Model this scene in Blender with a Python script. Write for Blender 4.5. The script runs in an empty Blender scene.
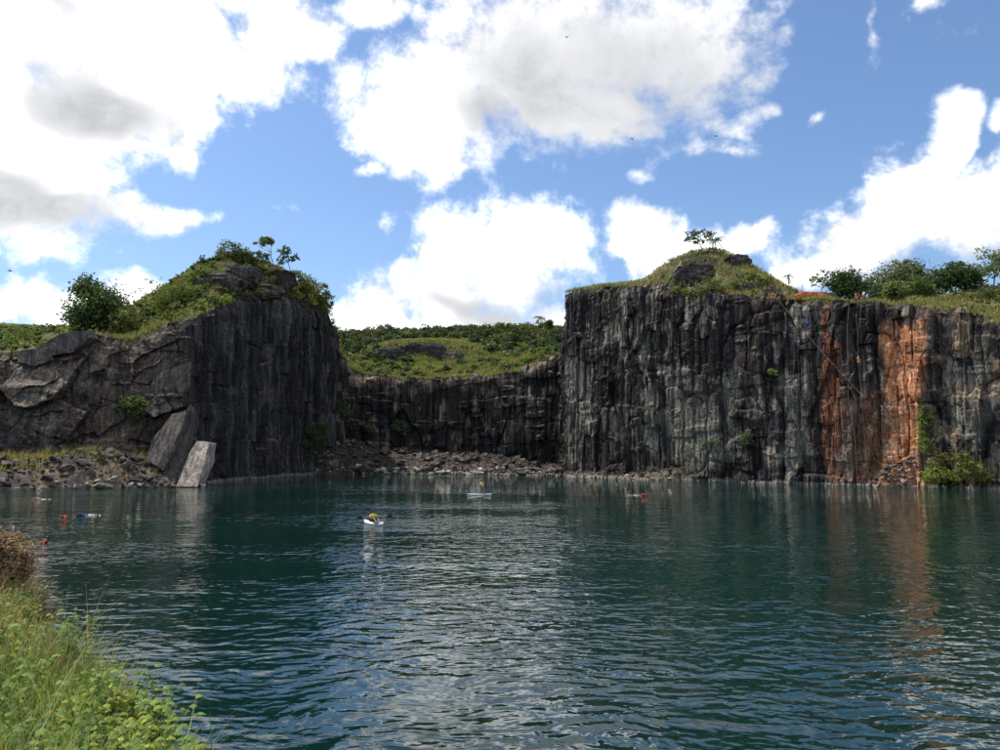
import bpy, bmesh, math, random
import numpy as np
from mathutils import Vector, Matrix
R = math.radians
random.seed(7); rng = np.random.default_rng(7)
scene = bpy.context.scene
COL = scene.collection

# ------------------------------------------------------------------ camera
CAM_H = 6.0; FPX = 785.0; PITCH = math.atan(75.0 / FPX)
cd = bpy.data.cameras.new('camera'); cam = bpy.data.objects.new('camera', cd); COL.objects.link(cam)
cd.sensor_width = 36; cd.lens = 36 * FPX / 1000; cd.clip_start = 0.1; cd.clip_end = 8000
cam.location = (0, 0, CAM_H); cam.rotation_euler = (math.pi / 2 + PITCH, 0, 0)
scene.camera = cam
scene.render.resolution_x, scene.render.resolution_y = 1024, 768

def ray(px, py):
    cx, cy = (px - 500) / FPX, (375 - py) / FPX
    return np.array([cx, math.cos(PITCH) - cy * math.sin(PITCH), math.sin(PITCH) + cy * math.cos(PITCH)])
def at(px, py, D):            # the real place D metres ahead that the photograph shows there
    d = ray(px, py); return np.array([0, 0, CAM_H]) + d * (D / d[1])
def water_at(px, py):
    d = ray(px, py); return np.array([0, 0, CAM_H]) - d * (CAM_H / d[2])
def proj(P):
    x, y, z = P[:, 0], P[:, 1], P[:, 2] - CAM_H
    fwd = y * math.cos(PITCH) + z * math.sin(PITCH); up = z * math.cos(PITCH) - y * math.sin(PITCH)
    fwd = np.where(fwd < .1, .1, fwd)
    return 500 + FPX * x / fwd, 375 - FPX * up / fwd

# ------------------------------------------------------------------ sky, sun, exposure
SUN_AZ, SUN_EL = R(-66), R(60)         # azimuth from +Y (towards +X positive)
sun_dir = Vector((math.sin(SUN_AZ) * math.cos(SUN_EL), math.cos(SUN_AZ) * math.cos(SUN_EL), math.sin(SUN_EL)))
sl = bpy.data.lights.new('sun', 'SUN'); sl.energy = 4.3; sl.angle = R(0.53); sl.color = (1, .95, .87)
so = bpy.data.objects.new('sun', sl); COL.objects.link(so); so.rotation_euler = sun_dir.to_track_quat('Z', 'Y').to_euler()
so.location = (-60, 60, 120)
scene.view_settings.view_transform = 'Standard'; scene.view_settings.look = 'None'
scene.view_settings.exposure = 0.14; scene.view_settings.gamma = 1.0; scene.view_settings.use_curve_mapping = False

world = bpy.data.worlds.new('World'); scene.world = world; world.use_nodes = True
world.cycles.sampling_method = 'MANUAL'; world.cycles.sample_map_resolution = 512
wt = world.node_tree; wt.nodes.clear()
class NT:
    def __init__(s, t): s.t = t
    def n(s, typ, **kw):
        nd = s.t.nodes.new(typ)
        for k, v in kw.items(): setattr(nd, k, v)
        return nd
    def set(s, sock, v):
        if isinstance(v, bpy.types.NodeSocket): s.t.links.new(v, sock)
        else: sock.default_value = v
    def m(s, op, a, b=None, c=None, clamp=False):
        nd = s.n('ShaderNodeMath', operation=op, use_clamp=clamp); s.set(nd.inputs[0], a)
        if b is not None: s.set(nd.inputs[1], b)
        if c is not None: s.set(nd.inputs[2], c)
        return nd.outputs[0]
    def v(s, op, a, b=None, out=0):
        nd = s.n('ShaderNodeVectorMath', operation=op); s.set(nd.inputs[0], a)
        if b is not None: s.set(nd.inputs[1], b)
        return nd.outputs['Value'] if op in ('LENGTH', 'DOT_PRODUCT') else nd.outputs[0]
    def noise(s, vec, scale, detail=5, rough=.55, dist=0.0, out='Fac'):
        nd = s.n('ShaderNodeTexNoise'); s.set(nd.inputs['Vector'], vec); nd.inputs['Scale'].default_value = scale
        nd.inputs['Detail'].default_value = detail; nd.inputs['Roughness'].default_value = rough; nd.inputs['Distortion'].default_value = dist
        return nd.outputs[out]
    def mr(s, v, a, b, c=0.0, d=1.0, typ='SMOOTHSTEP'):
        nd = s.n('ShaderNodeMapRange', interpolation_type=typ); s.set(nd.inputs[0], v)
        for i, q in enumerate((a, b, c, d)): s.set(nd.inputs[i + 1], q)
        return nd.outputs[0]
    def mix(s, f, a, b, blend='MIX'):
        nd = s.n('ShaderNodeMix', data_type='RGBA', blend_type=blend); s.set(nd.inputs[0], f)
        s.set(nd.inputs[6], a); s.set(nd.inputs[7], b); return nd.outputs[2]
def rgb(c): return (c[0], c[1], c[2], 1.0)

W = NT(wt)
sky = W.n('ShaderNodeTexSky', sky_type='NISHITA', sun_disc=False)
sky.sun_elevation = SUN_EL; sky.sun_rotation = SUN_AZ; sky.air_density = 1.0; sky.dust_density = 0.9; sky.ozone_density = 2.0
SKY_K = 0.125
gen = W.n('ShaderNodeTexCoord').outputs['Generated']
sep = W.n('ShaderNodeSeparateXYZ'); W.set(sep.inputs[0], gen)
az = W.m('ARCTAN2', sep.outputs[0], sep.outputs[1]); el = W.m('ARCSINE', sep.outputs[2])
cmb = W.n('ShaderNodeCombineXYZ'); W.set(cmb.inputs[0], az); W.set(cmb.inputs[1], el)
wn = W.v('SUBTRACT', W.noise(gen, 5.0, 3, .6, out='Color'), (.5, .5, .5))
pos = W.v('ADD', cmb.outputs[0], W.v('MULTIPLY', wn, (.16, .13, 0)))
def azel(px, py):
    d = ray(px, py); d = d / np.linalg.norm(d); return math.atan2(d[0], d[1]), math.asin(d[2])
def blen(px, py, rx, ry, soft=0.0):        # scaled distance from one cloud mass
    a, e = azel(px, py); c = math.cos(math.atan((px - 500) / FPX)); kx, ky = FPX / rx / c, FPX / ry / c
    nd = W.n('ShaderNodeVectorMath', operation='MULTIPLY_ADD'); W.set(nd.inputs[0], pos)
    nd.inputs[1].default_value = (kx, ky, 0); nd.inputs[2].default_value = (-a * kx, -e * ky, 0)
    l = W.v('LENGTH', nd.outputs[0])
    return W.m('ADD', l, soft) if soft else l
CL = [(80, 35, 225, 100), (-40, 60, 150, 110), (172, 112, 62, 50), (285, 18, 66, 44), (105, 105, 105, 50),
      (15, 195, 110, 56), (120, 208, 82, 27), (-60, 150, 120, 80), (40, 302, 115, 32), (125, 288, 48, 26),
      (565, 52, 190, 96), (425, 108, 96, 74), (690, 35, 92, 72), (600, 112, 92, 40), (400, 130, 74, 40), (365, 6, 56, 26), (440, 160, 40, 30),
      (492, 266, 92, 60), (432, 300, 82, 44), (374, 320, 48, 34), (548, 258, 44, 32), (500, 335, 140, 34),
      (650, 236, 40, 30), (700, 244, 46, 26, .1), (755, 232, 52, 30, .5), (862, 248, 74, 42), (900, 200, 56, 56), (940, 148, 36, 56, .2),
      (965, 232, 76, 48), (1030, 215, 60, 74), (835, 264, 46, 22), (735, 155, 74, 34, .55), (645, 175, 60, 26, .9), (885, 48, 26, 50, .5), (945, 8, 46, 28, .4), (365, 178, 60, 22, .7),
      (285, 215, 40, 24, .85), (745, 125, 30, 46, .65), (805, 124, 28, 28, .75), (997, 120, 30, 30, .6), (782, 268, 24, 13, .1)]
fld = None
for b in CL:
    k = blen(*b)
    fld = k if fld is None else W.m('MINIMUM', fld, k)
fld = W.m('SUBTRACT', 1.0, fld)
# beyond the frame the same kind of broken cumulus goes on
zc = W.m('ADD', W.m('MAXIMUM', sep.outputs[2], 0.0), .18)
pl = W.n('ShaderNodeCombineXYZ'); W.set(pl.inputs[0], W.m('DIVIDE', sep.outputs[0], zc)); W.set(pl.inputs[1], W.m('DIVIDE', sep.outputs[1], zc))
gn = W.m('MULTIPLY', W.m('SUBTRACT', W.noise(pl.outputs[0], 1.1, 2, .5), .50), 3.0)
outs = W.m('MAXIMUM', W.m('SUBTRACT', W.m('ABSOLUTE', az), .62), W.m('SUBTRACT', el, .53))
ow = W.mr(outs, 0.0, .12)
fld = W.m('ADD', W.m('MULTIPLY', W.m('MAXIMUM', fld, -0.8), W.m('SUBTRACT', 1.0, ow)), W.m('MULTIPLY', gn, ow))
fb = W.noise(W.v('MULTIPLY', gen, (1, 1, 1.2)), 6.5, 6, .62, .3)
fb2 = W.noise(W.v('ADD', gen, (3.1, 1.7, .4)), 21.0, 4, .66)
dens = W.m('ADD', fld, W.m('ADD', W.m('MULTIPLY', W.m('SUBTRACT', fb, .5), 1.75), W.m('MULTIPLY', W.m('SUBTRACT', fb2, .5), 1.05)))
mask = W.mr(dens, -.12, .50)
GL = [(95, 105, 80, 32, 0), (40, 212, 85, 26, 0), (-10, 190, 60, 30, .1), (610, 80, 190, 80, 0), (500, 115, 80, 45, .15), (690, 60, 80, 60, .1),
      (490, 314, 110, 17, .1), (560, 298, 45, 20, .3), (880, 278, 80, 16, .3), (60, 0, 100, 22, .45), (960, 262, 60, 14, .35)]
gf = None
for px, py, rx, ry, w in GL:
    k = blen(px, py, rx * 1.35, ry * 1.35, w)
    gf = k if gf is None else W.m('MINIMUM', gf, k)
gf = W.mr(gf, 1.25, .22)
gf = W.m('MAXIMUM', gf, W.m('MULTIPLY', W.mr(gn, .25, .9), ow))
gf = W.m('MULTIPLY', gf, W.mr(fb, .30, .60, .78, 1.0))
ccol = W.mix(gf, rgb((1.65, 1.65, 1.65)), rgb((.55, .56, .585)))
lump = W.m('SUBTRACT', W.m('ADD', W.m('MULTIPLY', fb2, .6), W.m('MULTIPLY', fb, .4)), W.m('MULTIPLY', fld, .04))
ccol = W.mix(W.mr(lump, .52, .36, 0.0, .75), ccol, rgb((.72, .74, .78)))
skyc = W.mix(1.0, sky.outputs[0], rgb((SKY_K * .95, SKY_K * 1.08, SKY_K * 1.22)), 'MULTIPLY')
fin = W.mix(mask, skyc, ccol)
bg = W.n('ShaderNodeBackground'); W.set(bg.inputs[0], fin); bg.inputs[1].default_value = 1.0
wo = W.n('ShaderNodeOutputWorld'); wt.links.new(bg.outputs[0], wo.inputs[0])

# ------------------------------------------------------------------ numpy noise
def _h(ix, iy, iz, seed=0):
    with np.errstate(over='ignore'):
        h = (ix.astype(np.int64) * 374761393 + iy.astype(np.int64) * 668265263 + iz.astype(np.int64) * 1274126177 + seed * 974634777) & 0xffffffff
        h = ((h ^ (h >> 13)) * 1274126177) & 0xffffffff
        h = ((h ^ (h >> 16)) * 668265263) & 0xffffffff
        h = h ^ (h >> 15)
    return (h & 0xffffff) / float(0xffffff)
def vn(x, y, z=None, seed=0):
    x = np.asarray(x, float); y = np.asarray(y, float); z = np.zeros_like(x) if z is None else np.asarray(z, float)
    ix, iy, iz = np.floor(x), np.floor(y), np.floor(z); fx, fy, fz = x - ix, y - iy, z - iz
    fx, fy, fz = [f * f * (3 - 2 * f) for f in (fx, fy, fz)]
    r = 0
    for a in (0, 1):
        for b in (0, 1):
            for c in (0, 1):
                r = r + _h(ix + a, iy + b, iz + c, seed) * (fx if a else 1 - fx) * (fy if b else 1 - fy) * (fz if c else 1 - fz)
    return r
def fbm(x, y, z=None, o=4, seed=0):
    r, a, t = 0, 1.0, 0
    for i in range(o):
        f = 2.03 ** i
        r = r + a * vn(x * f, y * f, None if z is None else z * f, seed + i * 17); t += a; a *= .5
    return r / t
def cells(u, v, seed=0):
    iu, iv = np.floor(u), np.floor(v); F1 = np.full(u.shape, 9.0); F2 = np.full(u.shape, 9.0)
    idu = np.zeros_like(u); idv = np.zeros_like(u); cu = np.zeros_like(u); cv = np.zeros_like(u); Z = np.zeros_like(u)
    for a in (-1, 0, 1):
        for b in (-1, 0, 1):
            gu, gv = iu + a, iv + b
            pu = gu + .1 + .8 * _h(gu, gv, Z, seed); pv = gv + .1 + .8 * _h(gu, gv, Z, seed + 1)
            d = np.maximum(np.abs(u - pu), np.abs(v - pv)) * .6 + .4 * np.hypot(u - pu, v - pv)
            nw = d < F1
            F2 = np.where(nw, F1, np.minimum(F2, d)); F1 = np.where(nw, d, F1)
            idu = np.where(nw, gu, idu); idv = np.where(nw, gv, idv); cu = np.where(nw, pu, cu); cv = np.where(nw, pv, cv)
    r = [_h(idu, idv, Z, seed + 5 + k) for k in range(4)]
    return r, F1, F2, u - cu, v - cv
def sst(x, a, b):
    t = np.clip((x - a) / (b - a), 0, 1); return t * t * (3 - 2 * t)
def lerp(a, b, t): return a + (b - a) * t
def cmix(c, col, w): return c * (1 - w[..., None]) + np.array(col) * w[..., None]

# ------------------------------------------------------------------ object helpers
def tag(o, label=None, cat=None, group=None, kind=None):
    for k, v in (('label', label), ('category', cat), ('group', group), ('kind', kind)):
        if v: o[k] = v
    return o
def mesh_np(V, F, cols=None, smooth=False):
    V = np.asarray(V, np.float32); F = np.asarray(F, np.int32); k = F.shape[1]
    me = bpy.data.meshes.new('mesh')
    me.vertices.add(len(V)); me.vertices.foreach_set('co', V.ravel())
    me.loops.add(F.size); me.loops.foreach_set('vertex_index', F.ravel())
    me.polygons.add(len(F)); me.polygons.foreach_set('loop_start', np.arange(0, F.size, k, dtype=np.int32))
    me.polygons.foreach_set('use_smooth', np.full(len(F), smooth))
    if cols is not None:
        ca = me.color_attributes.new('col', 'FLOAT_COLOR', 'POINT')
        c4 = np.ones((len(V), 4), np.float32); c4[:, :3] = cols; ca.data.foreach_set('color', c4.ravel())
    me.update(calc_edges=True); me.validate()
    return me
def obj(name, me, mat=None, parent=None, loc=None, rot=None):
    me.name = name; o = bpy.data.objects.new(name, me); COL.objects.link(o)
    if mat is not None and len(me.materials) == 0: me.materials.append(mat)
    if parent is not None: o.parent = parent
    if loc is not None: o.location = loc
    if rot is not None: o.rotation_euler = rot
    return o
def empty(name, loc, rz=0):
    o = bpy.data.objects.new(name, None); COL.objects.link(o); o.location = loc; o.rotation_euler = (0, 0, rz); o.empty_display_size = .3; return o
def grid_faces(nu, nv):
    i = np.arange((nu - 1) * (nv - 1)); a = (i // (nv - 1)) * nv + i % (nv - 1)
    return np.stack([a, a + nv, a + nv + 1, a + 1], 1)
def tube(pts, radii, n=6):
    pts = [np.array(p, float) for p in pts]; V = []; F = []
    for i, p in enumerate(pts):
        t = pts[min(i + 1, len(pts) - 1)] - pts[max(i - 1, 0)]; t = t / (np.linalg.norm(t) + 1e-9)
        a = np.cross(t, (0, 0, 1) if abs(t[2]) < .9 else (1, 0, 0)); a /= np.linalg.norm(a); b = np.cross(t, a)
        for k in range(n):
            q = 2 * math.pi * k / n; V.append(p + radii[i] * (a * math.cos(q) + b * math.sin(q)))
    for i in range(len(pts) - 1):
        for k in range(n): F.append((i * n + k, i * n + (k + 1) % n, (i + 1) * n + (k + 1) % n, (i + 1) * n + k))
    return np.array(V), np.array(F)
class MB:
    def __init__(s): s.V = []; s.F = []; s.k = 0
    def add(s, V, F): s.V.append(np.asarray(V, float)); s.F.append(np.asarray(F) + s.k); s.k += len(V)
    def mesh(s, smooth=True): return mesh_np(np.concatenate(s.V), np.concatenate(s.F), None, smooth)

# ------------------------------------------------------------------ materials
def material(name):
    m = bpy.data.materials.new(name); m.use_nodes = True; m.node_tree.nodes.clear(); return m, NT(m.node_tree)
def out(T, sh): o = T.n('ShaderNodeOutputMaterial'); T.t.links.new(sh, o.inputs[0])
def pbr(T, color, rough=.8, normal=None, spec=.3, metal=0):
    p = T.n('ShaderNodeBsdfPrincipled'); T.set(p.inputs['Base Color'], color); T.set(p.inputs['Roughness'], rough)
    p.inputs['Specular IOR Level'].default_value = spec; p.inputs['Metallic'].default_value = metal
    if normal is not None: T.set(p.inputs['Normal'], normal)
    return p.outputs[0]
def bump(T, h, strength=.5, dist=.1):
    b = T.n('ShaderNodeBump'); b.inputs['Strength'].default_value = strength; b.inputs['Distance'].default_value = dist; T.set(b.inputs['Height'], h); return b.outputs[0]
def rock_mat(name, bumpd=.25, base=None, fine=1.0):
    m, T = material(name); tc = T.n('ShaderNodeTexCoord').outputs['Object']
    if base is None:
        a = T.n('ShaderNodeAttribute', attribute_name='col').outputs['Color']
    else:
        info = T.n('ShaderNodeObjectInfo').outputs['Random']
        a = T.mix(info, rgb(base[0]), rgb(base[1]))
    st = T.noise(T.v('MULTIPLY', tc, (1.6, 1.6, .16)), 1.0 * fine, 6, .62)
    sp = T.noise(tc, 2.4 * fine, 7, .65)
    c = T.mix(1.0, a, T.mix(T.mr(st, .32, .68), rgb((.55, .55, .56)), rgb((1.5, 1.47, 1.42))), 'MULTIPLY')
    c = T.mix(1.0, c, T.mix(T.mr(sp, .3, .7), rgb((.55, .55, .55)), rgb((1.45, 1.45, 1.45))), 'MULTIPLY')
    c = T.mix(T.mr(T.noise(tc, 5.5 * fine, 4, .7), .66, .74, 0, .55), c, T.mix(1.0, a, rgb((3.2, 3.1, 2.9)), 'MULTIPLY'))
    out(T, pbr(T, c, .82, bump(T, T.m('ADD', sp, T.m('MULTIPLY', st, .6)), .8, bumpd), .25)); return m
M_CLIFF = rock_mat('cliff_rock', .12)
M_STONE = rock_mat('rubble_stone', .08, ((.035, .031, .028), (.14, .118, .098)))
M_PALE = rock_mat('pale_stone', .1, ((.27, .235, .195), (.29, .25, .205)))
M_DARKST = rock_mat('dark_stone', .12, ((.05, .045, .042), (.075, .068, .062)))
def soil_mat():
    m, T = material('grassy_soil'); tc = T.n('ShaderNodeTexCoord').outputs['Object']
    a = T.n('ShaderNodeAttribute', attribute_name='col').outputs['Color']
    n1 = T.noise(tc, 1.3, 8, .68); n2 = T.noise(tc, 6.0, 4, .6)
    c = T.mix(1.0, a, T.mix(T.mr(n1, .3, .7), rgb((.5, .52, .5)), rgb((1.5, 1.45, 1.4))), 'MULTIPLY')
    c = T.mix(1.0, c, T.mix(T.mr(n2, .3, .7), rgb((.7, .7, .7)), rgb((1.3, 1.3, 1.3))), 'MULTIPLY')
    out(T, pbr(T, c, .9, bump(T, n1, .8, .5), .15)); return m
M_SOIL = soil_mat()
def leaf_mat(name, trans=.3, rough=.5, spec=.3):
    m, T = material(name); a = T.n('ShaderNodeAttribute', attribute_name='col').outputs['Color']
    p = T.n('ShaderNodeBsdfPrincipled'); T.set(p.inputs['Base Color'], a); p.inputs['Roughness'].default_value = rough; p.inputs['Specular IOR Level'].default_value = spec
    t = T.n('ShaderNodeBsdfTranslucent'); T.set(t.inputs[0], T.mix(1.0, a, rgb((1.5, 1.6, .7)), 'MULTIPLY'))
    mx = T.n('ShaderNodeMixShader'); mx.inputs[0].default_value = trans; T.t.links.new(p.outputs[0], mx.inputs[1]); T.t.links.new(t.outputs[0], mx.inputs[2])
    out(T, mx.outputs[0]); return m
M_LEAF = leaf_mat('leaves', .3, .6, .15); M_GRASS = leaf_mat('grass_blades', .35, .55, .2)
def plain(name, c, rough=.6, spec=.3, var=.25, scale=6, metal=0):
    m, T = material(name); tc = T.n('ShaderNodeTexCoord').outputs['Object']; n = T.noise(tc, scale, 5, .6)
    cc = T.mix(T.mr(n, .3, .7), rgb([x * (1 - var) for x in c]), rgb([min(x * (1 + var), .95) for x in c]))
    out(T, pbr(T, cc, rough, bump(T, n, .2, .01), spec, metal)); return m
M_BARK = plain('bark', (.075, .058, .045), .9, .1, .45, 9)
M_PALEBARK = plain('pale_bark', (.2, .17, .135), .9, .1, .4, 9)

# ------------------------------------------------------------------ the quarry rim: base line, setback, top height
def zt(px, py, D): return at(px, py, D)[2]
CP = [  # x, y at the foot, setback of the top edge, height of the top, style (0 near, 1 front slab wall, 2 shaded side wall, 3 back wall, 4 main wall)
    (-9.5, 15.5, 1.0, 3.6, 0), (-22, 25, 2, 5, 0), (-48, 52, 3, 10, 0), (-88, 92, 4, 18, 0), (-104, 112, 5, 21, 0), (-96, 124, 6, 22, 1),
    (-80.5, 130, 7, zt(0, 352, 136), 1), (-74, 131.5, 7, zt(45, 338, 138), 1), (-69, 133, 6.5, zt(85, 332, 139), 1), (-64, 135, 6, zt(118, 346, 141), 1), (-60.5, 137, 5, zt(150, 332, 142), 1),
    (-57.5, 138.5, 3.0, zt(175, 324, 142), 1.25), (-55.2, 140, 1.5, zt(190, 318, 142), 1.5), (-53.6, 143, .6, zt(208, 312, 143), 1.75), (-53.0, 150, .5, zt(225, 305, 152), 2), (-52.2, 165, .5, zt(252, 298, 165), 2),
    (-50.5, 180, .5, zt(280, 298, 180), 2), (-47.5, 195, .5, zt(310, 305, 195), 2), (-44.5, 203, .4, zt(330, 316, 204), 2), (-42.7, 206.5, .3, zt(338, 326, 206), 2), (-42.3, 210, .3, zt(341, 352, 210), 3),
    (-41.6, 215, .5, zt(347, 373, 215), 3), (-34, 217.5, 1.5, zt(372, 377, 218), 3), (-20, 218, 2, zt(428, 380, 219), 3), (-6, 218, 2.5, zt(478, 377, 219), 3), (5, 216, 3, zt(520, 372, 219), 3), (12, 214, 2.5, zt(545, 362, 217), 3),
    (15.8, 212, 1.5, zt(558, 355, 213), 3), (16.6, 204, .5, zt(566, 312, 205), 4), (16.0, 194, .3, zt(567, 294, 195), 4), (16.2, 188.5, .3, zt(570, 291, 188), 4), (19, 184, .4, zt(585, 289, 184), 4), (26, 173, .5, zt(620, 287, 173), 4),
    (36, 157.5, .6, zt(675, 288, 158), 4), (43, 149, .8, zt(720, 298, 150), 4), (51, 140.5, 1.0, zt(780, 300, 141), 4), (57, 134.5, 1.0, zt(830, 302, 135), 4), (61.5, 130, 1.2, zt(870, 304, 131), 4),
    (65, 126.5, 2.0, zt(895, 309, 129), 4), (69, 123, 2.5, zt(935, 310, 125.5), 4), (73, 119.5, 2.5, zt(968, 317, 122), 4), (76, 116.5, 2.5, zt(1000, 332, 119), 4), (84, 108, 3, 20, 4), (94, 92, 4, 17, 0), (99, 62, 4, 13, 0), (82, 28, 4, 8, 0), (40, 9, 3, 5, 0), (12, 4.8, 1.5, 4.3, 0)]
CPa = np.array(CP)
seg = np.hypot(np.diff(CPa[:, 0]), np.diff(CPa[:, 1])); S_cp = np.concatenate([[0], np.cumsum(seg)])
s_fine0, s_fine1 = S_cp[5], S_cp[42]
ds = .18
s = np.concatenate([np.arange(0, s_fine0, 1.5), np.arange(s_fine0, s_fine1, ds), np.arange(s_fine1, S_cp[-1], 1.5)])
def smooth_path(sv):
    dd = np.arange(-40, S_cp[-1] + 40, .5); bx = np.interp(dd, S_cp, CPa[:, 0]); by = np.interp(dd, S_cp, CPa[:, 1])
    k = np.exp(-.5 * (np.arange(-8, 9) * .5 / 1.1) ** 2); k /= k.sum()
    return np.interp(sv, dd, np.convolve(bx, k, 'same')), np.interp(sv, dd, np.convolve(by, k, 'same'))
bx, by = smooth_path(s)
dx_, dy_ = smooth_path(s + 1.2); ex_, ey_ = smooth_path(s - 1.2)
tx, ty = dx_ - ex_, dy_ - ey_; tl = np.hypot(tx, ty); tx /= tl; ty /= tl
nx, ny = ty, -tx                                    # towards the lake
back = np.interp(s, S_cp, CPa[:, 2]); ztop = np.interp(s, S_cp, CPa[:, 3]); style = np.interp(s, S_cp, CPa[:, 4])
topx, topy = bx - nx * back, by - ny * back

BANK = np.array([(12, 4.4), (5, 3.4), (1.5, 3.0), (0, 3.0), (-1.2, 3.7), (-1.75, 5), (-2.5, 6.5), (-3.3, 7.6), (-4.4, 8.9), (-5.8, 10.3), (-6.7, 11.5), (-7.45, 12.7), (-8.3, 14.0), (-9.5, 15.2)])
sub = np.unique(np.concatenate([np.arange(0, len(s), 12), [len(s) - 1]]))
LAKE = np.concatenate([np.stack([topx[sub], topy[sub]], 1), BANK])
def seg_dist(x, y, P, closed=True):
    d = np.full(x.shape, 1e9); Q = np.roll(P, -1, 0) if closed else P[1:]; P0 = P if closed else P[:-1]
    for (ax, ay), (qx, qy) in zip(P0, Q):
        vx, vy = qx - ax, qy - ay; L = vx * vx + vy * vy + 1e-9
        t = np.clip(((x - ax) * vx + (y - ay) * vy) / L, 0, 1); d = np.minimum(d, (x - ax - t * vx) ** 2 + (y - ay - t * vy) ** 2)
    return np.sqrt(d)
def inside(x, y, P):
    r = np.zeros(x.shape, bool); Q = np.roll(P, -1, 0)
    for (ax, ay), (qx, qy) in zip(P, Q):
        c = (ay > y) != (qy > y); r ^= c & (x < (qx - ax) * (y - ay) / (qy - ay + 1e-12) + ax)
    return r
# height of the land around the quarry: a surface through the rim and through points read off the photograph
INL = [(0, 352, 150), (60, 348, 155), (100, 345, 152), (150, 330, 152), (0, 335, 190), (80, 336, 215), (150, 328, 195), (-150, 335, 170), (30, 325, 260), (-60, 320, 330),
       (168, 312, 152), (192, 292, 158), (222, 262, 170), (245, 256, 178), (280, 268, 192), (312, 287, 202), (328, 305, 207), (215, 285, 158), (240, 280, 164), (265, 274, 178), (235, 285, 210), (180, 300, 190),
       (622, 289, 180), (640, 285, 178), (655, 275, 172), (668, 266, 168), (684, 257, 167), (698, 253, 166), (718, 253, 165), (732, 258, 163), (748, 269, 160), (765, 279, 155), (782, 289, 151), (797, 297, 148), (700, 280, 160), (735, 285, 154), (705, 264, 182), (740, 276, 180), (660, 286, 190), (640, 296, 205), (600, 292, 195), (780, 300, 175), (810, 304, 160),
       (830, 305, 143), (868, 304, 138), (915, 307, 136), (955, 303, 138), (1000, 301, 138), (1000, 288, 155), (880, 304, 160), (840, 304, 158), (950, 292, 175), (1060, 294, 140), (1000, 304, 230), (820, 306, 220), (1010, 322, 126), (900, 308, 200),
       (360, 368, 240), (420, 370, 240), (490, 366, 240), (545, 352, 240),
       (395, 364, 262), (440, 363, 263), (352, 362, 265), (480, 362, 266), (390, 343, 268), (430, 341, 270), (465, 348, 274), (345, 352, 290), (520, 352, 280), (555, 345, 290), (400, 336, 345), (470, 333, 360), (545, 333, 360), (330, 338, 350), (620, 338, 370), (450, 338, 480), (700, 330, 480)]
ctrl = [(topx[i], topy[i], ztop[i]) for i in np.arange(0, len(s), 28)]
ctrl += [tuple(at(*p)) for p in INL] + [(-5, -20, 4.6), (0, 0, 4.4), (30, -30, 6), (-60, 10, 8), (-150, 40, 18), (150, 40, 16), (140, 120, 34), (-200, 200, 40), (220, 260, 50), (-120, 420, 50), (0, 620, 55), (300, 500, 55), (-400, 400, 45), (0, -150, 10), (-200, -100, 14), (200, -100, 14)]
ctrl = np.array(ctrl); nC = len(ctrl)
Rm = np.hypot(ctrl[:, None, 0] - ctrl[None, :, 0], ctrl[:, None, 1] - ctrl[None, :, 1])
A = np.zeros((nC + 1, nC + 1)); A[:nC, :nC] = Rm + np.eye(nC) * -.3; A[:nC, nC] = 1; A[nC, :nC] = 1
wR = np.linalg.solve(A, np.concatenate([ctrl[:, 2], [0]]))
def Hbase(x, y):
    x = np.asarray(x, float); y = np.asarray(y, float); r = np.full(x.shape, wR[nC])
    for (cx, cy, _), w in zip(ctrl, wR[:nC]): r = r + w * np.hypot(x - cx, y - cy)
    far = sst(np.hypot(x, y - 150), 420, 800)
    return r * (1 - far) + 32 * far
def H(x, y):
    x = np.asarray(x, float); y = np.asarray(y, float)
    n = (fbm(x / 9, y / 9, o=4, seed=3) - .5) * 1.9 + (fbm(x / 2.5, y / 2.5, o=3, seed=9) - .5) * .9
    return Hbase(x, y) + n * sst(np.hypot(x, y), 40, 110)
def ground(x, y): return float(H(np.array([x]), np.array([y]))[0])

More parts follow.
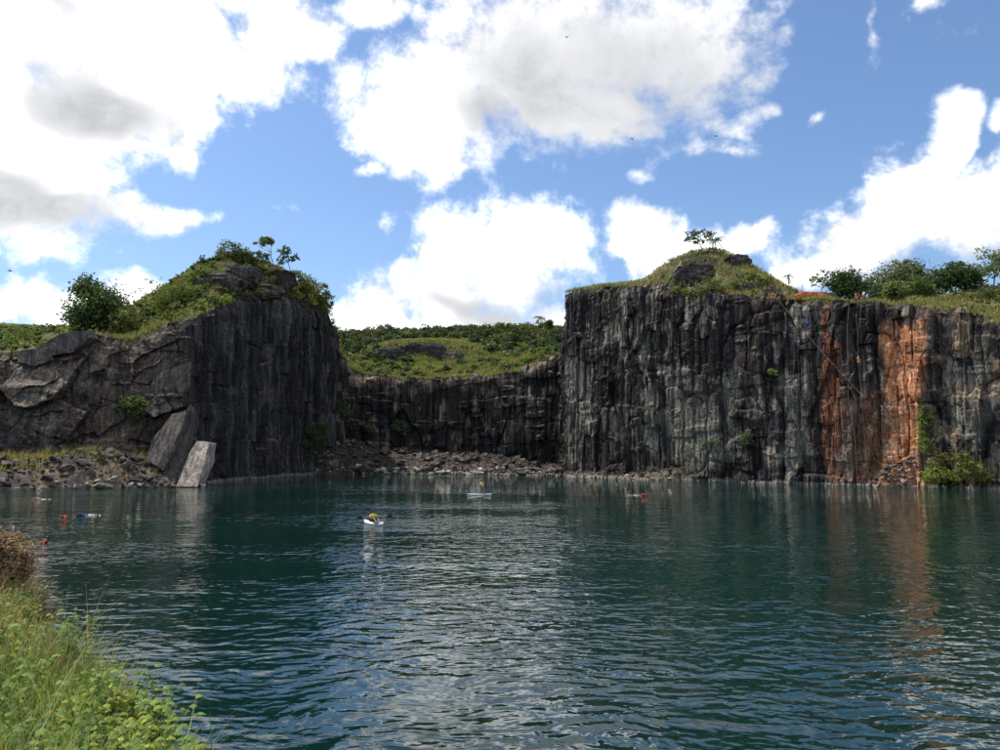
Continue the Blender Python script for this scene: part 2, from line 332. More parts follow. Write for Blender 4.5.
# ------------------------------------------------------------------ cliffs
def build_cliffs():
    NF, NL = 196, 16
    ns = len(s)
    fine = ((s > s_fine0 - 1) & (s < s_fine1 + 1)).astype(float)
    r, F1, F2, du, dv = cells(s / 2.6, np.zeros_like(s) + .5, 11)
    zj = ztop + ((r[0] - .5) * 1.6 + (fbm(s / 1.1, s * 0, o=3, seed=5) - .5) * 1.0 + (fbm(s / 14, s * 0 + 4, o=2, seed=6) - .5) * 2.2) * np.clip(ztop / 25, .15, 1)
    t = np.linspace(0, 1, NF)[None, :]
    U = np.repeat(s[:, None], NF, 1); Z = -2.5 + t * (zj[:, None] + 2.5)
    st = np.repeat(style[:, None], NF, 1)
    w1 = np.exp(-((st - 1) / .45) ** 2); w2 = np.exp(-((st - 2) / .55) ** 2); w4 = sst(st, 3.2, 4)
    wu = U + (fbm(U / 6, Z / 6, o=3, seed=21) - .5) * .7; wv = Z + (fbm(U / 6 + 40, Z / 6, o=3, seed=22) - .5) * 2.2
    d = (fbm(U / 16, Z / 40, o=3, seed=23) - .5) * 2.6
    for cw_, hh, am, sd_ in ((3.1, 22, 1.1, 140), (1.4, 15, .38, 150), (.6, 8, .12, 160)):       # straight vertical joints
        q = wu / cw_ + (fbm(U / 9, Z / 60, o=2, seed=sd_) - .5) * .8; iq = np.floor(q); zz = np.floor(Z / hh + _h(iq, iq * 0, iq * 0, sd_) * 9)
        d = d + (am * (_h(iq, zz, iq * 0, sd_ + 1) - .5) + am * .5 * (q - iq - .5) * (_h(iq, zz, iq * 0, sd_ + 2) - .5)) * (1 - .75 * w1)
        d = d - am * .7 * np.exp(-np.minimum(q - iq, 1 - q + iq) / .05) * (_h(iq, iq * 0, iq * 0, sd_ + 3) > .45) * (1 - .8 * w1)
    # tall joint-bounded columns on the main walls
    def layer(cu, cv, amp, tilt, seed, crack=0, cw=.05):
        r, F1, F2, a, b = cells(wu / cu, wv / cv, seed)
        q = amp * (r[0] - .5) + amp * tilt * (a * (r[1] - .5) * 2 + b * (r[2] - .4) * 1.4)
        if crack: q = q - crack * np.exp(-(F2 - F1) / cw) * (r[3] > .35)
        return q, r, F2 - F1
    A1, rA, _ = layer(5.2, 15, 1.2, .40, 31, .7, .03)
    B1, rB, _ = layer(2.5, 7.0, .42, .5, 41, .3, .03)
    C1, rC, _ = layer(.85, 2.3, .20, .6, 51, .1, .05)
    d += A1 * (1 - .35 * w2) + B1 * (1 - .1 * w2) + C1 * (1 - .1 * w2)
    # slabby blocks of the front wall, bedding dipping to the left
    wu_, wv_ = wu, wv
    rot = R(28); uu, vv = wu * math.cos(rot) + wv * math.sin(rot), -wu * math.sin(rot) + wv * math.cos(rot)
    r, F1, F2, a, b = cells(uu / 13, vv / 8.0, 61)
    S1 = 3.6 * (r[0] - .5) + 2.6 * (b * (r[2] - .15) * -1.6 + a * (r[1] - .5)) - .3 * np.exp(-(F2 - F1) / .02) * sst(r[3], .4, .7)
    r2, g1, g2, a, b = cells((wu + .35 * wv) / 5.2, (wv - .3 * wu) / 4.4, 71)
    S1 += .8 * (r2[0] - .5) + .7 * (b * (r2[2] - .2) * -1.4)
    d = d * (1 - .5 * w1) + S1 * w1 + w1 * (fbm(U / 1.6, Z / 1.3, o=4, seed=84) - .5) * .9
    # vertical flutes of the shaded side wall
    d += w2 * ((fbm(U / 1.2, Z / 20, o=3, seed=81) - .5) * .9 + (cells(wu / 2.4, wv / 30, 82)[0][0] - .5) * 1.1)
    # some ledges everywhere
    led = fbm(U / 9, Z / 3.2 + 9, o=3, seed=91)
    d += sst(led, .54, .62) * .55 * (1 - .6 * w2) * (1 - .5 * w4)
    endw = np.clip(np.minimum((s - s[0]) / 12, (s[-1] - s) / 12), 0, 1)[:, None]
    d *= np.clip(zj / 26, .12, 1)[:, None] * (.25 + .75 * endw) * (.3 + .7 * fine[:, None])
    # near the top edge the face rounds back a little
    topd = zj[:, None] - Z
    d -= (1 - sst(topd, 0, 2.2)) ** 2 * .9 * (fbm(U / 3, Z * 0 + 2, o=2, seed=95) + .2)
    bat = back[:, None] * t ** 1.25
    flare = .9 * (1 - sst(Z, 0, 3.5)) * fbm(U / 2, Z / 2, o=3, seed=96)
    off = d - bat + flare
    X = bx[:, None] + nx[:, None] * off; Y = by[:, None] + ny[:, None] * off
    # cap running back on to the land
    ul = (np.linspace(0, 1, NL + 1)[1:] ** 1.6 * 9)[None, :]
    o_e = off[:, -1:]; offl = o_e - ul
    XL = bx[:, None] + nx[:, None] * offl; YL = by[:, None] + ny[:, None] * offl
    k = sst(ul, 0, 3.2)
    jag = (cells(np.repeat(s[:, None], NL, 1) / 1.6, np.repeat(ul, ns, 0) / 1.4, 101)[0][0] - .5) * .9 * np.clip(zj / 26, .1, 1)[:, None]
    ZL = lerp(zj[:, None] + jag * .6, H(XL, YL) + .25 + jag * .5, k) - sst(ul, 6, 9) * 1.6
    X = np.concatenate([X, XL], 1); Y = np.concatenate([Y, YL], 1); Zf = np.concatenate([Z, ZL], 1)
    nv = NF + NL
    P = np.stack([X, Y, Zf], 2)
    # ---- rock colours
    du_ = np.gradient(P, axis=0); dv_ = np.gradient(P, axis=1); N = np.cross(du_, dv_); N /= np.linalg.norm(N, axis=2, keepdims=True) + 1e-9
    if N[ns // 2, 20] @ np.array([nx[ns // 2], ny[ns // 2], 0]) < 0: N = -N
    upn = N[:, :, 2]
    UU = np.repeat(s[:, None], nv, 1)
    pxx, pyy = proj(P.reshape(-1, 3)); pxx = pxx.reshape(ns, nv); pyy = pyy.reshape(ns, nv)
    jx = pxx + (fbm(UU / 2.5, Zf / 4, o=4, seed=111) - .5) * 26; jy = pyy + (fbm(UU / 2.5 + 50, Zf / 4, o=4, seed=112) - .5) * 30
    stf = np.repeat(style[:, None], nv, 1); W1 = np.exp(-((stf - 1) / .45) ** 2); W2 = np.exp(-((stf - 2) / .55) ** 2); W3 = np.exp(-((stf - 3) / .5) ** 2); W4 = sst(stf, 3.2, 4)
    def padl(a): return np.concatenate([a, np.repeat(a[:, -1:], NL, 1)], 1)
    cellr = padl(rB[1]); cellr2 = padl(rC[1]); cella = padl(rA[2])
    c = np.zeros((ns, nv, 3)) + np.array((.027, .0245, .024))
    c *= (.55 + .9 * cellr * cella + .35 * cellr2)[..., None]
    c = cmix(c, (.105, .078, .060), W1 * .8 * sst(fbm(UU / 8, Zf / 6, o=4, seed=113) + (Zf - 12) / 50, .36, .6))
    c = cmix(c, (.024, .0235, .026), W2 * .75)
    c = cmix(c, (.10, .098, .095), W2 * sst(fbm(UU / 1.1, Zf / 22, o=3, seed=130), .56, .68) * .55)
    brn = sst(fbm(UU / 7, Zf / 16, o=4, seed=114), .48, .68) * (W3 * .6 + W4 * .55)
    c = cmix(c, (.060, .043, .033), brn)
    # pale bare patches and mineral runs
    str_ = fbm(UU / .9, Zf / 13, o=4, seed=115); pat = fbm(UU / 2.2, Zf / 4.5, o=5, seed=116); lowf = fbm(UU / 11, Zf / 18, o=2, seed=117)
    c = cmix(c, (.15, .14, .12), sst(str_, .60, .72) * sst(lowf, .40, .62) * (.30 + .25 * W4 + .1 * W2))
    c = cmix(c, (.165, .155, .13), sst(pat + (lowf - .5) * .25 + (cellr - .5) * .16, .60, .68) * (.7 * W4 + .40 * W3 + .22 * W2 + .3 * W1))
    c = cmix(c, (.30, .26, .20), sst(pat + (cellr2 - .5) * .3, .68, .74) * (.6 * W4 + .5 * W3 + .22 * W1))
    def ell(cx, cy, rx, ry, soft=.35): return 1 - sst(np.hypot((jx - cx) / rx, (jy - cy) / ry), 1 - soft, 1 + soft)
    fs = fbm(UU / .45, Zf / 9, o=3, seed=131); c *= lerp(1.0, lerp(.35, 1.3, sst(fs, .36, .60)), W4 * .9 + W3 * .6 + W1 * .3)[..., None]
    grey = np.zeros_like(jx)
    for e in ((694, 425, 28, 44), (708, 450, 32, 16), (672, 382, 8, 24), (688, 378, 8, 9), (734, 400, 6, 42), (790, 385, 8, 16), (796, 430, 11, 40), (794, 452, 14, 18), (650, 420, 7, 40), (585, 385, 6, 20), (574, 400, 6, 50), (757, 400, 4, 24), (980, 400, 10, 60), (955, 400, 8, 40)):
        grey = np.maximum(grey, ell(*e))
    c = cmix(c, (.175, .165, .135), grey * W4 * (.62 + .38 * sst(pat, .38, .52)))
    org = np.maximum(ell(828, 395, 4, 105), ell(833, 435, 8, 55) * .8)
    org = np.maximum(org, ell(826, 335, 3.5, 40))
    org = np.maximum(org, sst(jx, 880, 892) * (1 - sst(jx, 916, 930)) * sst(jy, 310, 330))
    org = np.maximum(org, ell(898, 448, 18, 46)); org = np.maximum(org, ell(905, 475, 26, 14))
    org = np.maximum(org, ell(858, 440, 28, 50) * .4)
    ocol = lerp(np.array((.32, .125, .055)), np.array((.52, .24, .115)), sst(fbm(UU / 1.6, Zf / 2.2, o=4, seed=118), .3, .7)[..., None])
    ocol = lerp(ocol, np.array((.56, .36, .24)), (sst(fbm(UU / .8, Zf / 1.2, o=4, seed=119), .6, .7) * .8)[..., None])
    lft = (1 - sst(jx, 845, 872))[..., None]; ocol = lerp(ocol, ocol * np.array((.36, .30, .32)), lft)
    ow_ = (org * W4 * (.72 + .28 * sst(pat, .3, .5)))[..., None]; c = c * (1 - ow_) + ocol * ow_
    tan = sst(jx, 918, 940) * W4 * sst(fbm(UU / 1.8, Zf / 3, o=4, seed=120), .5, .62)
    c = cmix(c, (.26, .19, .125), tan * .7)
    # dust and dry soil lying on ledges
    c = cmix(c, (.23, .18, .135), sst(upn, .45, .8) * sst(Zf, 1.5, 5) * (.45 + .25 * W3) * sst(fbm(UU / 1.4, Zf / 1.4, o=3, seed=121), .3, .55))
    # pale line left by higher water
    c = cmix(c, (.27, .25, .215), (1 - sst(Zf + (fbm(UU / 1.5, Zf * 0, o=3, seed=122) - .5) * .5, .35, .6)) * .65)
    rimz = np.repeat(zj[:, None], nv, 1) - Zf; c = cmix(c, (.24, .185, .14), W3 * (1 - sst(rimz, .6, 4.5)) * sst(fbm(UU / 2.5, Zf / 1.6, o=4, seed=132), .36, .56) * .85)  # pale dusty rock along the back rim, its sunlit look painted into the colour
    c *= lerp(.86, 1.12, org * W4)[..., None]
    # grassy cap
    capm = np.zeros((ns, nv)); capm[:, NF:] = sst(ul, .6, 2.6)
    capc = lerp(np.array((.15, .125, .06)), np.array((.085, .095, .035)), sst(fbm(UU / 4, Zf / 4, o=4, seed=123), .35, .6)[..., None])
    cm = (capm * sst(fbm(UU / 2.2, np.concatenate([Zf[:, :NF] * 0, np.repeat(ul, ns, 0) / 2], 1), o=3, seed=124), .3, .5))[..., None]
    c = c * (1 - cm) + capc * cm
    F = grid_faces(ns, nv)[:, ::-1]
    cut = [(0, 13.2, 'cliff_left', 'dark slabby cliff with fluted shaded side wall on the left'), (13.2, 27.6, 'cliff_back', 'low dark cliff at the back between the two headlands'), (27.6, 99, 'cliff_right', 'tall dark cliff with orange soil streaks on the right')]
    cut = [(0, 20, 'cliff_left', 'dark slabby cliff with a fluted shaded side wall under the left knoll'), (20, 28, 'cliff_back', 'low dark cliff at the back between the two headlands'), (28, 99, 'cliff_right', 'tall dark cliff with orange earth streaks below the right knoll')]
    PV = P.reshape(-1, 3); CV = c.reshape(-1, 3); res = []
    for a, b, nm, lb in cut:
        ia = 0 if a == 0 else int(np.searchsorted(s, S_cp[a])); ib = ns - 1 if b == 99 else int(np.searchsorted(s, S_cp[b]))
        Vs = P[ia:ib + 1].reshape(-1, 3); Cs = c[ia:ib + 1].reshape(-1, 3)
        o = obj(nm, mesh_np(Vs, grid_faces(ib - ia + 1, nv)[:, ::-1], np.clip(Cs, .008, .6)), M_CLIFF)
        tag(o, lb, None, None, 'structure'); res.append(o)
    return res, P
CLIFFS, CP_MESH = build_cliffs()
def on_cliff(px, py):
    """point of the cliff surface seen at that place of the photograph, and the direction away from the rock"""
    P = CP_MESH.reshape(-1, 3); a, b = proj(P); d = np.hypot(a - px, b - py)
    near = np.where(d < max(1.5, d.min() + .5))[0]; i = near[np.argmin(P[near, 1])]
    return P[i].copy(), np.array([nx[i // CP_MESH.shape[1]], ny[i // CP_MESH.shape[1]], 0])

# ------------------------------------------------------------------ land
def axis(a, b, st, lo, hi):
    mid = list(np.arange(a, b, st)); g = st; l = [a]; r_ = [mid[-1]]
    while l[-1] > lo: g *= 1.13; l.append(l[-1] - g)
    g = st
    while r_[-1] < hi: g *= 1.13; r_.append(r_[-1] + g)
    return np.array(l[:0:-1] + mid + r_[1:])
def build_land():
    gx = axis(-110, 105, .9, -2500, 2500); gy = axis(120, 300, 1.0, -1500, 3500)
    Xg, Yg = np.meshgrid(gx, gy, indexing='ij'); x, y = Xg.ravel(), Yg.ravel()
    d = seg_dist(x, y, LAKE); ins = inside(x, y, LAKE); d = np.where(ins, -d, d)
    hb = H(x, y)
    step = fbm(x / 10, y / 10, o=3, seed=200)
    z = np.where(d > 2.4, hb, -4.0)
    nearb = (np.abs(x) < 15) & (y > -7) & (y < 19); z = np.where(nearb, np.minimum(z, np.where(d > 2.4, 2.2, -4)), z)
    P = np.stack([x, y, z], 1); G = P.reshape(len(gx), len(gy), 3)
    a = np.gradient(Hbase(x, y).reshape(len(gx), len(gy)) + 0, gx, axis=0); b = np.gradient(hb.reshape(len(gx), len(gy)), gy, axis=1)
    sl = np.hypot(np.gradient(hb.reshape(len(gx), len(gy)), gx, axis=0), b).ravel()
    n1 = fbm(x / 12, y / 12, o=5, seed=201); n2 = fbm(x / 3, y / 3, o=4, seed=202)
    c = np.zeros((len(x), 3)) + np.array((.095, .10, .042))
    c = cmix(c, (.16, .135, .065), sst(n1, .42, .62) * .8); c = cmix(c, (.045, .06, .022), sst(n2, .5, .7) * .6)
    c = cmix(c, (.20, .13, .075), sst(n2 * .6 + n1 * .4, .58, .66) * .5)
    rk = sst(sl + (n2 - .5) * .5, .75, 1.05)
    c = cmix(c, (.05, .045, .042), rk)
    o = obj('terrain', mesh_np(P, grid_faces(len(gx), len(gy)), c, True), M_SOIL)
    tag(o, 'grassy land and low hills around the flooded quarry', None, None, 'structure')
build_land()

# ------------------------------------------------------------------ water
def build_water():
    m, T = material('lake_water'); tc = T.n('ShaderNodeTexCoord').outputs['Object']
    big = T.noise(T.v('MULTIPLY', tc, (.030, .055, 1)), 1.0, 3, .5)
    amp = T.mr(big, .38, .60, .34, 1.0)
    warp = T.v('MULTIPLY', T.v('SUBTRACT', T.noise(tc, .30, 1, .5, out='Color'), (.5, .5, .5)), (1.6, 1.6, 0))
    p = T.v('ADD', tc, warp)
    a = T.noise(T.v('MULTIPLY', p, (.46, .62, 1)), 1.0, 1, .4)
    b = T.noise(T.v('MULTIPLY', p, (1.25, 1.75, 1)), 1.0, 1.5, .45, .2)
    c = T.noise(T.v('MULTIPLY', p, (4.2, 5.6, 1)), 1.0, 1, .5)
    h = T.m('ADD', T.m('ADD', T.m('MULTIPLY', a, .46), T.m('MULTIPLY', b, .46)), T.m('MULTIPLY', c, .05))
    h = T.m('MULTIPLY', h, amp)
    col = T.mix(T.mr(T.noise(tc, .02, 1, .5), .35, .65), rgb((.0013, .016, .0125)), rgb((.0020, .025, .0175)))
    s_ = T.n('ShaderNodeBsdfPrincipled'); T.set(s_.inputs['Base Color'], col); s_.inputs['Roughness'].default_value = .02; s_.inputs['IOR'].default_value = 1.46
    T.set(s_.inputs['Normal'], bump(T, h, 1.0, .28)); out(T, s_.outputs[0])
    V = [(-115, 2, 0), (112, 2, 0), (112, 226, 0), (-115, 226, 0)]
    o = obj('lake_water', mesh_np(V, [(0, 1, 2, 3)]), m); tag(o, 'rippled dark green water of the flooded quarry', None, None, 'structure')
build_water()

# ------------------------------------------------------------------ foliage helpers
def unit(v): return v / (np.linalg.norm(v, axis=-1, keepdims=True) + 1e-9)
def leaf_quads(P, size, cols, outward=None, aspect=1.7, rg=rng):
    n = len(P); nrm = unit(rg.normal(size=(n, 3)) + (0 if outward is None else unit(outward) * 1.1) + np.array((0, 0, .45)))
    t = unit(np.cross(nrm, rg.normal(size=(n, 3)))); b = np.cross(nrm, t)
    sz = (np.asarray(size) * rg.uniform(.6, 1.35, n))[:, None]
    V = np.stack([P - t * sz * .5 * aspect, P + b * sz * .5, P + t * sz * .5 * aspect, P - b * sz * .5], 1).reshape(-1, 3)
    return V, np.arange(4 * n).reshape(-1, 4), np.repeat(cols, 4, 0)
def crown(lobes, clumps, per, leaf, col, var=.3, clump_r=.34, col2=None, rg=rng):
    """leaf clumps spread through the volume of the lobes (centre, radii)"""
    vol = np.array([np.prod(r) ** (2 / 3) for _, r in lobes]); k = rg.choice(len(lobes), clumps, p=vol / vol.sum())
    C = np.array([lobes[i][0] for i in k]); Rr = np.array([lobes[i][1] for i in k])
    d = unit(rg.normal(size=(clumps, 3))) * (rg.uniform(0, 1, (clumps, 1)) ** .42); cc = C + d * Rr * .86
    cr = Rr.min(1, keepdims=True) * clump_r * rg.uniform(.6, 1.4, (clumps, 1))
    P = np.repeat(cc, per, 0) + np.clip(rg.normal(size=(clumps * per, 3)), -1.5, 1.5) * np.repeat(cr, per, 0) * np.array((.62, .62, .45))
    base = np.repeat((np.array(col) if col2 is None else lerp(np.array(col), np.array(col2), rg.uniform(0, 1, (clumps, 1)))) * rg.uniform(1 - var, 1 + var, (clumps, 1)), per, 0)
    cols = base * rg.uniform(.75, 1.3, (clumps * per, 1))
    return leaf_quads(P, np.full(len(P), leaf), cols, P - np.repeat(cc, per, 0) + d.repeat(per, 0) * .3, rg=rg)
def join(parts):
    V = []; F = []; C = []; k = 0
    for v, f, c in parts: V.append(v); F.append(f + k); C.append(c); k += len(v)
    return mesh_np(np.concatenate(V), np.concatenate(F), np.clip(np.concatenate(C), .004, .8))
def px_lobes(D, lob, depth=.9):
    res = []
    for px, py, rx, ry in lob: res.append((at(px, py, D), 1.15 * np.array([rx * D / FPX, rx * D / FPX * depth, ry * D / FPX])))
    return res
GREEN = dict(brown=(.20, .12, .08), straw=(.34, .25, .16), dark=(.052, .082, .034), mid=(.085, .122, .042), olive=(.135, .145, .05), light=(.17, .21, .06), yellow=(.21, .225, .06), dry=(.30, .235, .115), grey=(.12, .14, .09))
def tree(name, label, cat, D, lob, base, kind='mid', leaf=.34, clumps=60, per=26, trunk=.16, group=None, col2=None, bark=None, clump_r=.36, bz=None, lean=0):
    lb = px_lobes(D, lob); b = at(base[0], base[1], D)
    if bz == 'ground': b[2] = ground(b[0], b[1]) - .25
    e = empty(name, b); tag(e, label, cat, group)
    v, f, c = crown(lb, clumps, per, leaf, GREEN[kind], col2=None if col2 is None else GREEN[col2], clump_r=clump_r)
    mb = MB(); cen = np.mean([l[0] for l in lb], 0); hgt = max(cen[2] - b[2], .3); fork = b + (cen - b) * .45 + np.array((lean, 0, 0))
    mid = (b + fork) / 2 + np.array((rng.uniform(-.06, .06) * hgt, 0, 0))
    mb.add(*tube([b, mid, fork], [trunk, trunk * .78, trunk * .6]))
    for l in lb:
        tip = l[0] + np.array((0, 0, l[1][2] * .5)); m_ = (fork + tip) / 2 + rng.normal(size=3) * .08 * hgt
        mb.add(*tube([fork, m_, tip], [trunk * .5, trunk * .3, trunk * .08], 5))
        for q in range(3):
            tp = l[0] + unit(rng.normal(size=3)) * l[1] * .75; mb.add(*tube([m_, (m_ + tp) / 2 + rng.normal(size=3) * .05 * hgt, tp], [trunk * .25, trunk * .16, trunk * .04], 4))
    tm = mb.mesh(); o = obj('trunk', tm, bark or M_BARK); tm.transform(Matrix.Translation(-Vector(b))); o.parent = e
    cm = join([(v - b, f, c)]); o = obj('crown', cm, M_LEAF, e)
    return e
def palm(label, D, top, base, fr, group=None, n=15, kind='dark'):
    b = at(*base, D); t = at(*top, D); e = empty('palm_tree', b); tag(e, label, 'palm tree', group)
    h = np.linalg.norm(t - b); mb = MB(); mid = (b + t) / 2 + np.array((.03 * h, 0, 0)); mb.add(*tube([b - b, mid - b, t - b], [.16, .12, .10], 7)); obj('trunk', mb.mesh(), M_BARK, e)
    for k in range(n):
        a = 2 * math.pi * k / n + rng.uniform(-.2, .2); el_ = rng.uniform(-.1, 1.1); V = []; F = []; L = fr * rng.uniform(.8, 1.1); d = np.array((math.cos(a), math.sin(a), 0)); sd = np.array((-math.sin(a), math.cos(a), 0)); C = []
        pts = []
        for q in range(9):
            u = q / 8; pts.append((t - b) + d * L * u * math.cos(el_ * (1 - u)) + np.array((0, 0, L * (math.sin(el_) * u - .75 * u * u))))
        for q in range(8):
            p0, p1 = pts[q], pts[q + 1]
            for sgn in (-1, 1):
                for w_ in (0, .5):
                    p = p0 + (p1 - p0) * w_; ll = L * .24 * (1 - .6 * abs(q / 8 - .4)); i = len(V)
                    V += [p, p + (p1 - p0) * .45, p + sd * sgn * ll + (p1 - p0) * .9 + np.array((0, 0, -ll * .45))]; F.append((i, i + 1, i + 2))
        c = np.array(GREEN[kind]) * rng.uniform(.7, 1.3); me = mesh_np(V, F, np.tile(c, (len(V), 1))); obj('frond', me, M_LEAF, e)
    return e
def blades(P, hgt, wid, cols, bend=.5, segs=2, rg=rng):
    """tapering bent grass blades"""
    n = len(P); a = rg.uniform(0, 2 * math.pi, n); d = np.stack([np.cos(a), np.sin(a), np.zeros(n)], 1); sd = np.stack([-np.sin(a), np.cos(a), np.zeros(n)], 1)
    bd = (rg.uniform(.1, 1, n) * bend)[:, None]; h = np.asarray(hgt)[:, None]; w = np.asarray(wid)[:, None]; rows = []
    for q in range(segs + 1):
        u = q / (segs + .0); p = P + np.array((0, 0, 1.0)) * h * (u - .25 * bd * u * u) + d * h * bd * u * u
        ww = w * (1 - u) ** .7 if q < segs else w * .06
        rows += [p - sd * ww * .5, p + sd * ww * .5]
    V = np.stack(rows, 1).reshape(-1, 3); m = 2 * (segs + 1); F = []
    for q in range(segs): F.append(np.arange(n)[:, None] * m + np.array((2 * q, 2 * q + 1, 2 * q + 3, 2 * q + 2))[None])
    return V, np.concatenate(F), np.repeat(cols, m, 0)

# ------------------------------------------------------------------ scrub, woodland and grass that read as one mass
def visible_land(n, xr, yr, dmin=1.2):
    x = rng.uniform(*xr, n); y = rng.uniform(*yr, n); d = seg_dist(x, y, LAKE[::2]); k = (~inside(x, y, LAKE)) & (d > dmin); return x[k], y[k], d[k]
def stamp(x, y, z, rad, hgt, cols, clumps, per, leaf):
    parts = []
    for i in range(len(x)):
        r = rad[i]; lob = [(np.array((x[i], y[i], z[i] + hgt[i] * .5)), np.array((r, r, hgt[i] * .55)))]
        parts.append(crown(lob, clumps, per, leaf, cols[i], .28, .42))
    return parts
def pick(names, p, n): return [np.array(GREEN[k]) * rng.uniform(.8, 1.2) for k in rng.choice(names, n, p=p)]
# woods on the hill behind the low back cliff
x, y, d = visible_land(6500, (-90, 62), (224, 405)); z = H(x, y); qx, qy = proj(np.stack([x, y, z], 1))
dn = fbm(x / 22, y / 22, o=3, seed=301) + sst(y, 275, 330) * .16
open_ = (((qx - 425) / 50) ** 2 + ((qy - 342) / 9) ** 2 < 1) & (y < 296)
keep = (dn > .40) & (qx > 325) & (qx < 590) & ~open_ & (rng.uniform(0, 1, len(x)) < lerp(.30, .50, sst(y, 250, 290)))
x, y, z = x[keep], y[keep], z[keep]; r = rng.uniform(.9, 2.5, len(x)) * lerp(.75, 1.3, sst(y, 245, 320)) * np.where(rng.uniform(0, 1, len(x)) < .15, 1.35, 1)
names = ['dark', 'mid', 'olive', 'light', 'grey']; pr = [.30, .28, .22, .12, .08]
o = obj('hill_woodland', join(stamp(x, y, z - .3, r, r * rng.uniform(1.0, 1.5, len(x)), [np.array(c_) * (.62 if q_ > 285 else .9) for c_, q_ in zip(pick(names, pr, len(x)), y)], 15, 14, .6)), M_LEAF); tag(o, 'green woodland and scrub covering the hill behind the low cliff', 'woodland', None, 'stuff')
# scrub on the knolls and plateaus
def scrub(name, label, n, xr, yr, test, rr, names, pr, leaf=.34, cl=7, per=14, dmin=1.5):
    x, y, d = visible_land(n, xr, yr, dmin); z = H(x, y); qx, qy = proj(np.stack([x, y, z], 1)); k = test(x, y, qx, qy); x, y, z = x[k], y[k], z[k]
    r = rng.uniform(*rr, len(x)); o = obj(name, join(stamp(x, y, z, r, r * rng.uniform(.8, 1.4, len(x)), pick(names, pr, len(x)), cl, per, leaf)), M_LEAF); tag(o, label, 'scrub', None, 'stuff')
scrub('knoll_scrub', 'green and yellowish scrub covering the knoll on the left headland', 4200, (-100, -43), (141, 225), lambda x, y, qx, qy: (fbm(x / 6, y / 6, o=3, seed=311) > .46) & (qx > 140), (.5, 1.45), ['olive', 'light', 'mid', 'dark', 'yellow', 'dry'], [.26, .32, .22, .08, .08, .04], dmin=1.0)
scrub('plateau_scrub', 'low green scrub on the land behind the slabby left cliff', 1500, (-150, -62), (141, 240), lambda x, y, qx, qy: (fbm(x / 9, y / 9, o=3, seed=312) > .40) & (qx < 190) & (qx > -30), (.7, 1.7), ['olive', 'light', 'mid', 'dark'], [.35, .3, .25, .1], dmin=5)
scrub('clifftop_scrub', 'low bushes and brush on the knoll and slopes above the right cliff', 3000, (14, 130), (112, 215), lambda x, y, qx, qy: (fbm(x / 5, y / 5, o=3, seed=313) > lerp(.56, .50, sst(qx, 900, 980))), (.35, 1.0), ['olive', 'mid', 'dark', 'light', 'dry'], [.32, .22, .14, .17, .15], .26, 6, 12)
def turf(name, label, n, xr, yr, test, hr, wid, pal, pr, per=7, dmin=.3, spread=.35):
    x, y, d = visible_land(n, xr, yr, dmin); z = H(x, y) + .2; qx, qy = proj(np.stack([x, y, z], 1)); k = test(x, y, qx, qy, d); x, y, z = x[k], y[k], z[k]
    P = np.repeat(np.stack([x, y, z], 1), per, 0) + rng.normal(size=(len(x) * per, 3)) * np.array((spread, spread, 0)); cols = np.repeat(np.array(pick(pal, pr, len(x))), per, 0) * rng.uniform(.75, 1.25, (len(P), 1))
    o = obj(name, join([blades(P, rng.uniform(*hr, len(P)), np.full(len(P), wid), cols, .7, 1)]), M_GRASS); tag(o, label, 'grass', None, 'stuff')
turf('clifftop_grass', 'dry and green grass along the top of the right cliff', 26000, (12, 125), (108, 205), lambda x, y, qx, qy, d: (qx < 1060) & (d < 30), (.3, .95), .16, ['dry', 'olive', 'light', 'yellow'], [.42, .28, .2, .1])
turf('knoll_grass', 'rough dry grass between the bushes of the left knoll', 12000, (-98, -42), (138, 222), lambda x, y, qx, qy, d: qx > 60, (.3, .9), .16, ['dry', 'olive', 'light', 'yellow'], [.3, .3, .25, .15])
turf('hill_grass', 'pale grass on the open slope behind the low cliff', 15000, (-50, 25), (219, 300), lambda x, y, qx, qy, d: qx > 330, (.4, 1.1), .26, ['dry', 'olive', 'light', 'yellow'], [.25, .35, .25, .15])

# ------------------------------------------------------------------ single trees and bushes
tree('broadleaf_tree', 'large dense dark green tree standing alone above the slabby left cliff', 'tree', 152, [(97, 305, 27, 22), (84, 318, 18, 16), (112, 312, 20, 18), (88, 288, 14, 13), (122, 322, 12, 14)], (98, 342), 'dark', .40, 320, 24, .35, col2='mid', bz='ground')
tree('leafy_bush', 'yellowish green bush leaning against the large dark tree', 'bush', 148, [(125, 321, 14, 15), (135, 328, 10, 9)], (126, 342), 'olive', .32, 60, 22, .1, bz='ground')
tree('bare_tree', 'thin sparse pale tree between the dark tree and the knoll', 'tree', 160, [(141, 292, 8, 10), (152, 283, 12, 6), (146, 305, 7, 10)], (144, 330), 'grey', .22, 16, 8, .09, bark=M_PALEBARK, bz='ground')
tree('flat_topped_tree', 'small flat topped tree on a bare leaning trunk atop the left knoll', 'tree', 176, [(265, 241, 9, 5), (257, 243, 4, 3), (271, 240, 4, 3)], (273, 262), 'light', .3, 40, 20, .13, lean=.5)
tree('small_tree', 'small round crowned tree just right of the flat topped tree', 'tree', 180, [(284, 252, 7, 6), (293, 258, 6, 4), (282, 260, 5, 4)], (290, 270), 'mid', .3, 44, 18, .11)
tree('bushy_tree', 'grey green bushy tree at the crest of the left knoll', 'tree', 172, [(231, 250, 13, 9), (222, 256, 9, 8), (240, 254, 8, 8)], (230, 268), 'grey', .3, 70, 20, .14, col2='mid')
tree('crest_bush', 'dark olive bush between the crest tree and the flat topped tree', 'bush', 174, [(250, 255, 12, 7), (262, 259, 8, 6)], (252, 268), 'olive', .28, 60, 18, .08, col2='dark')
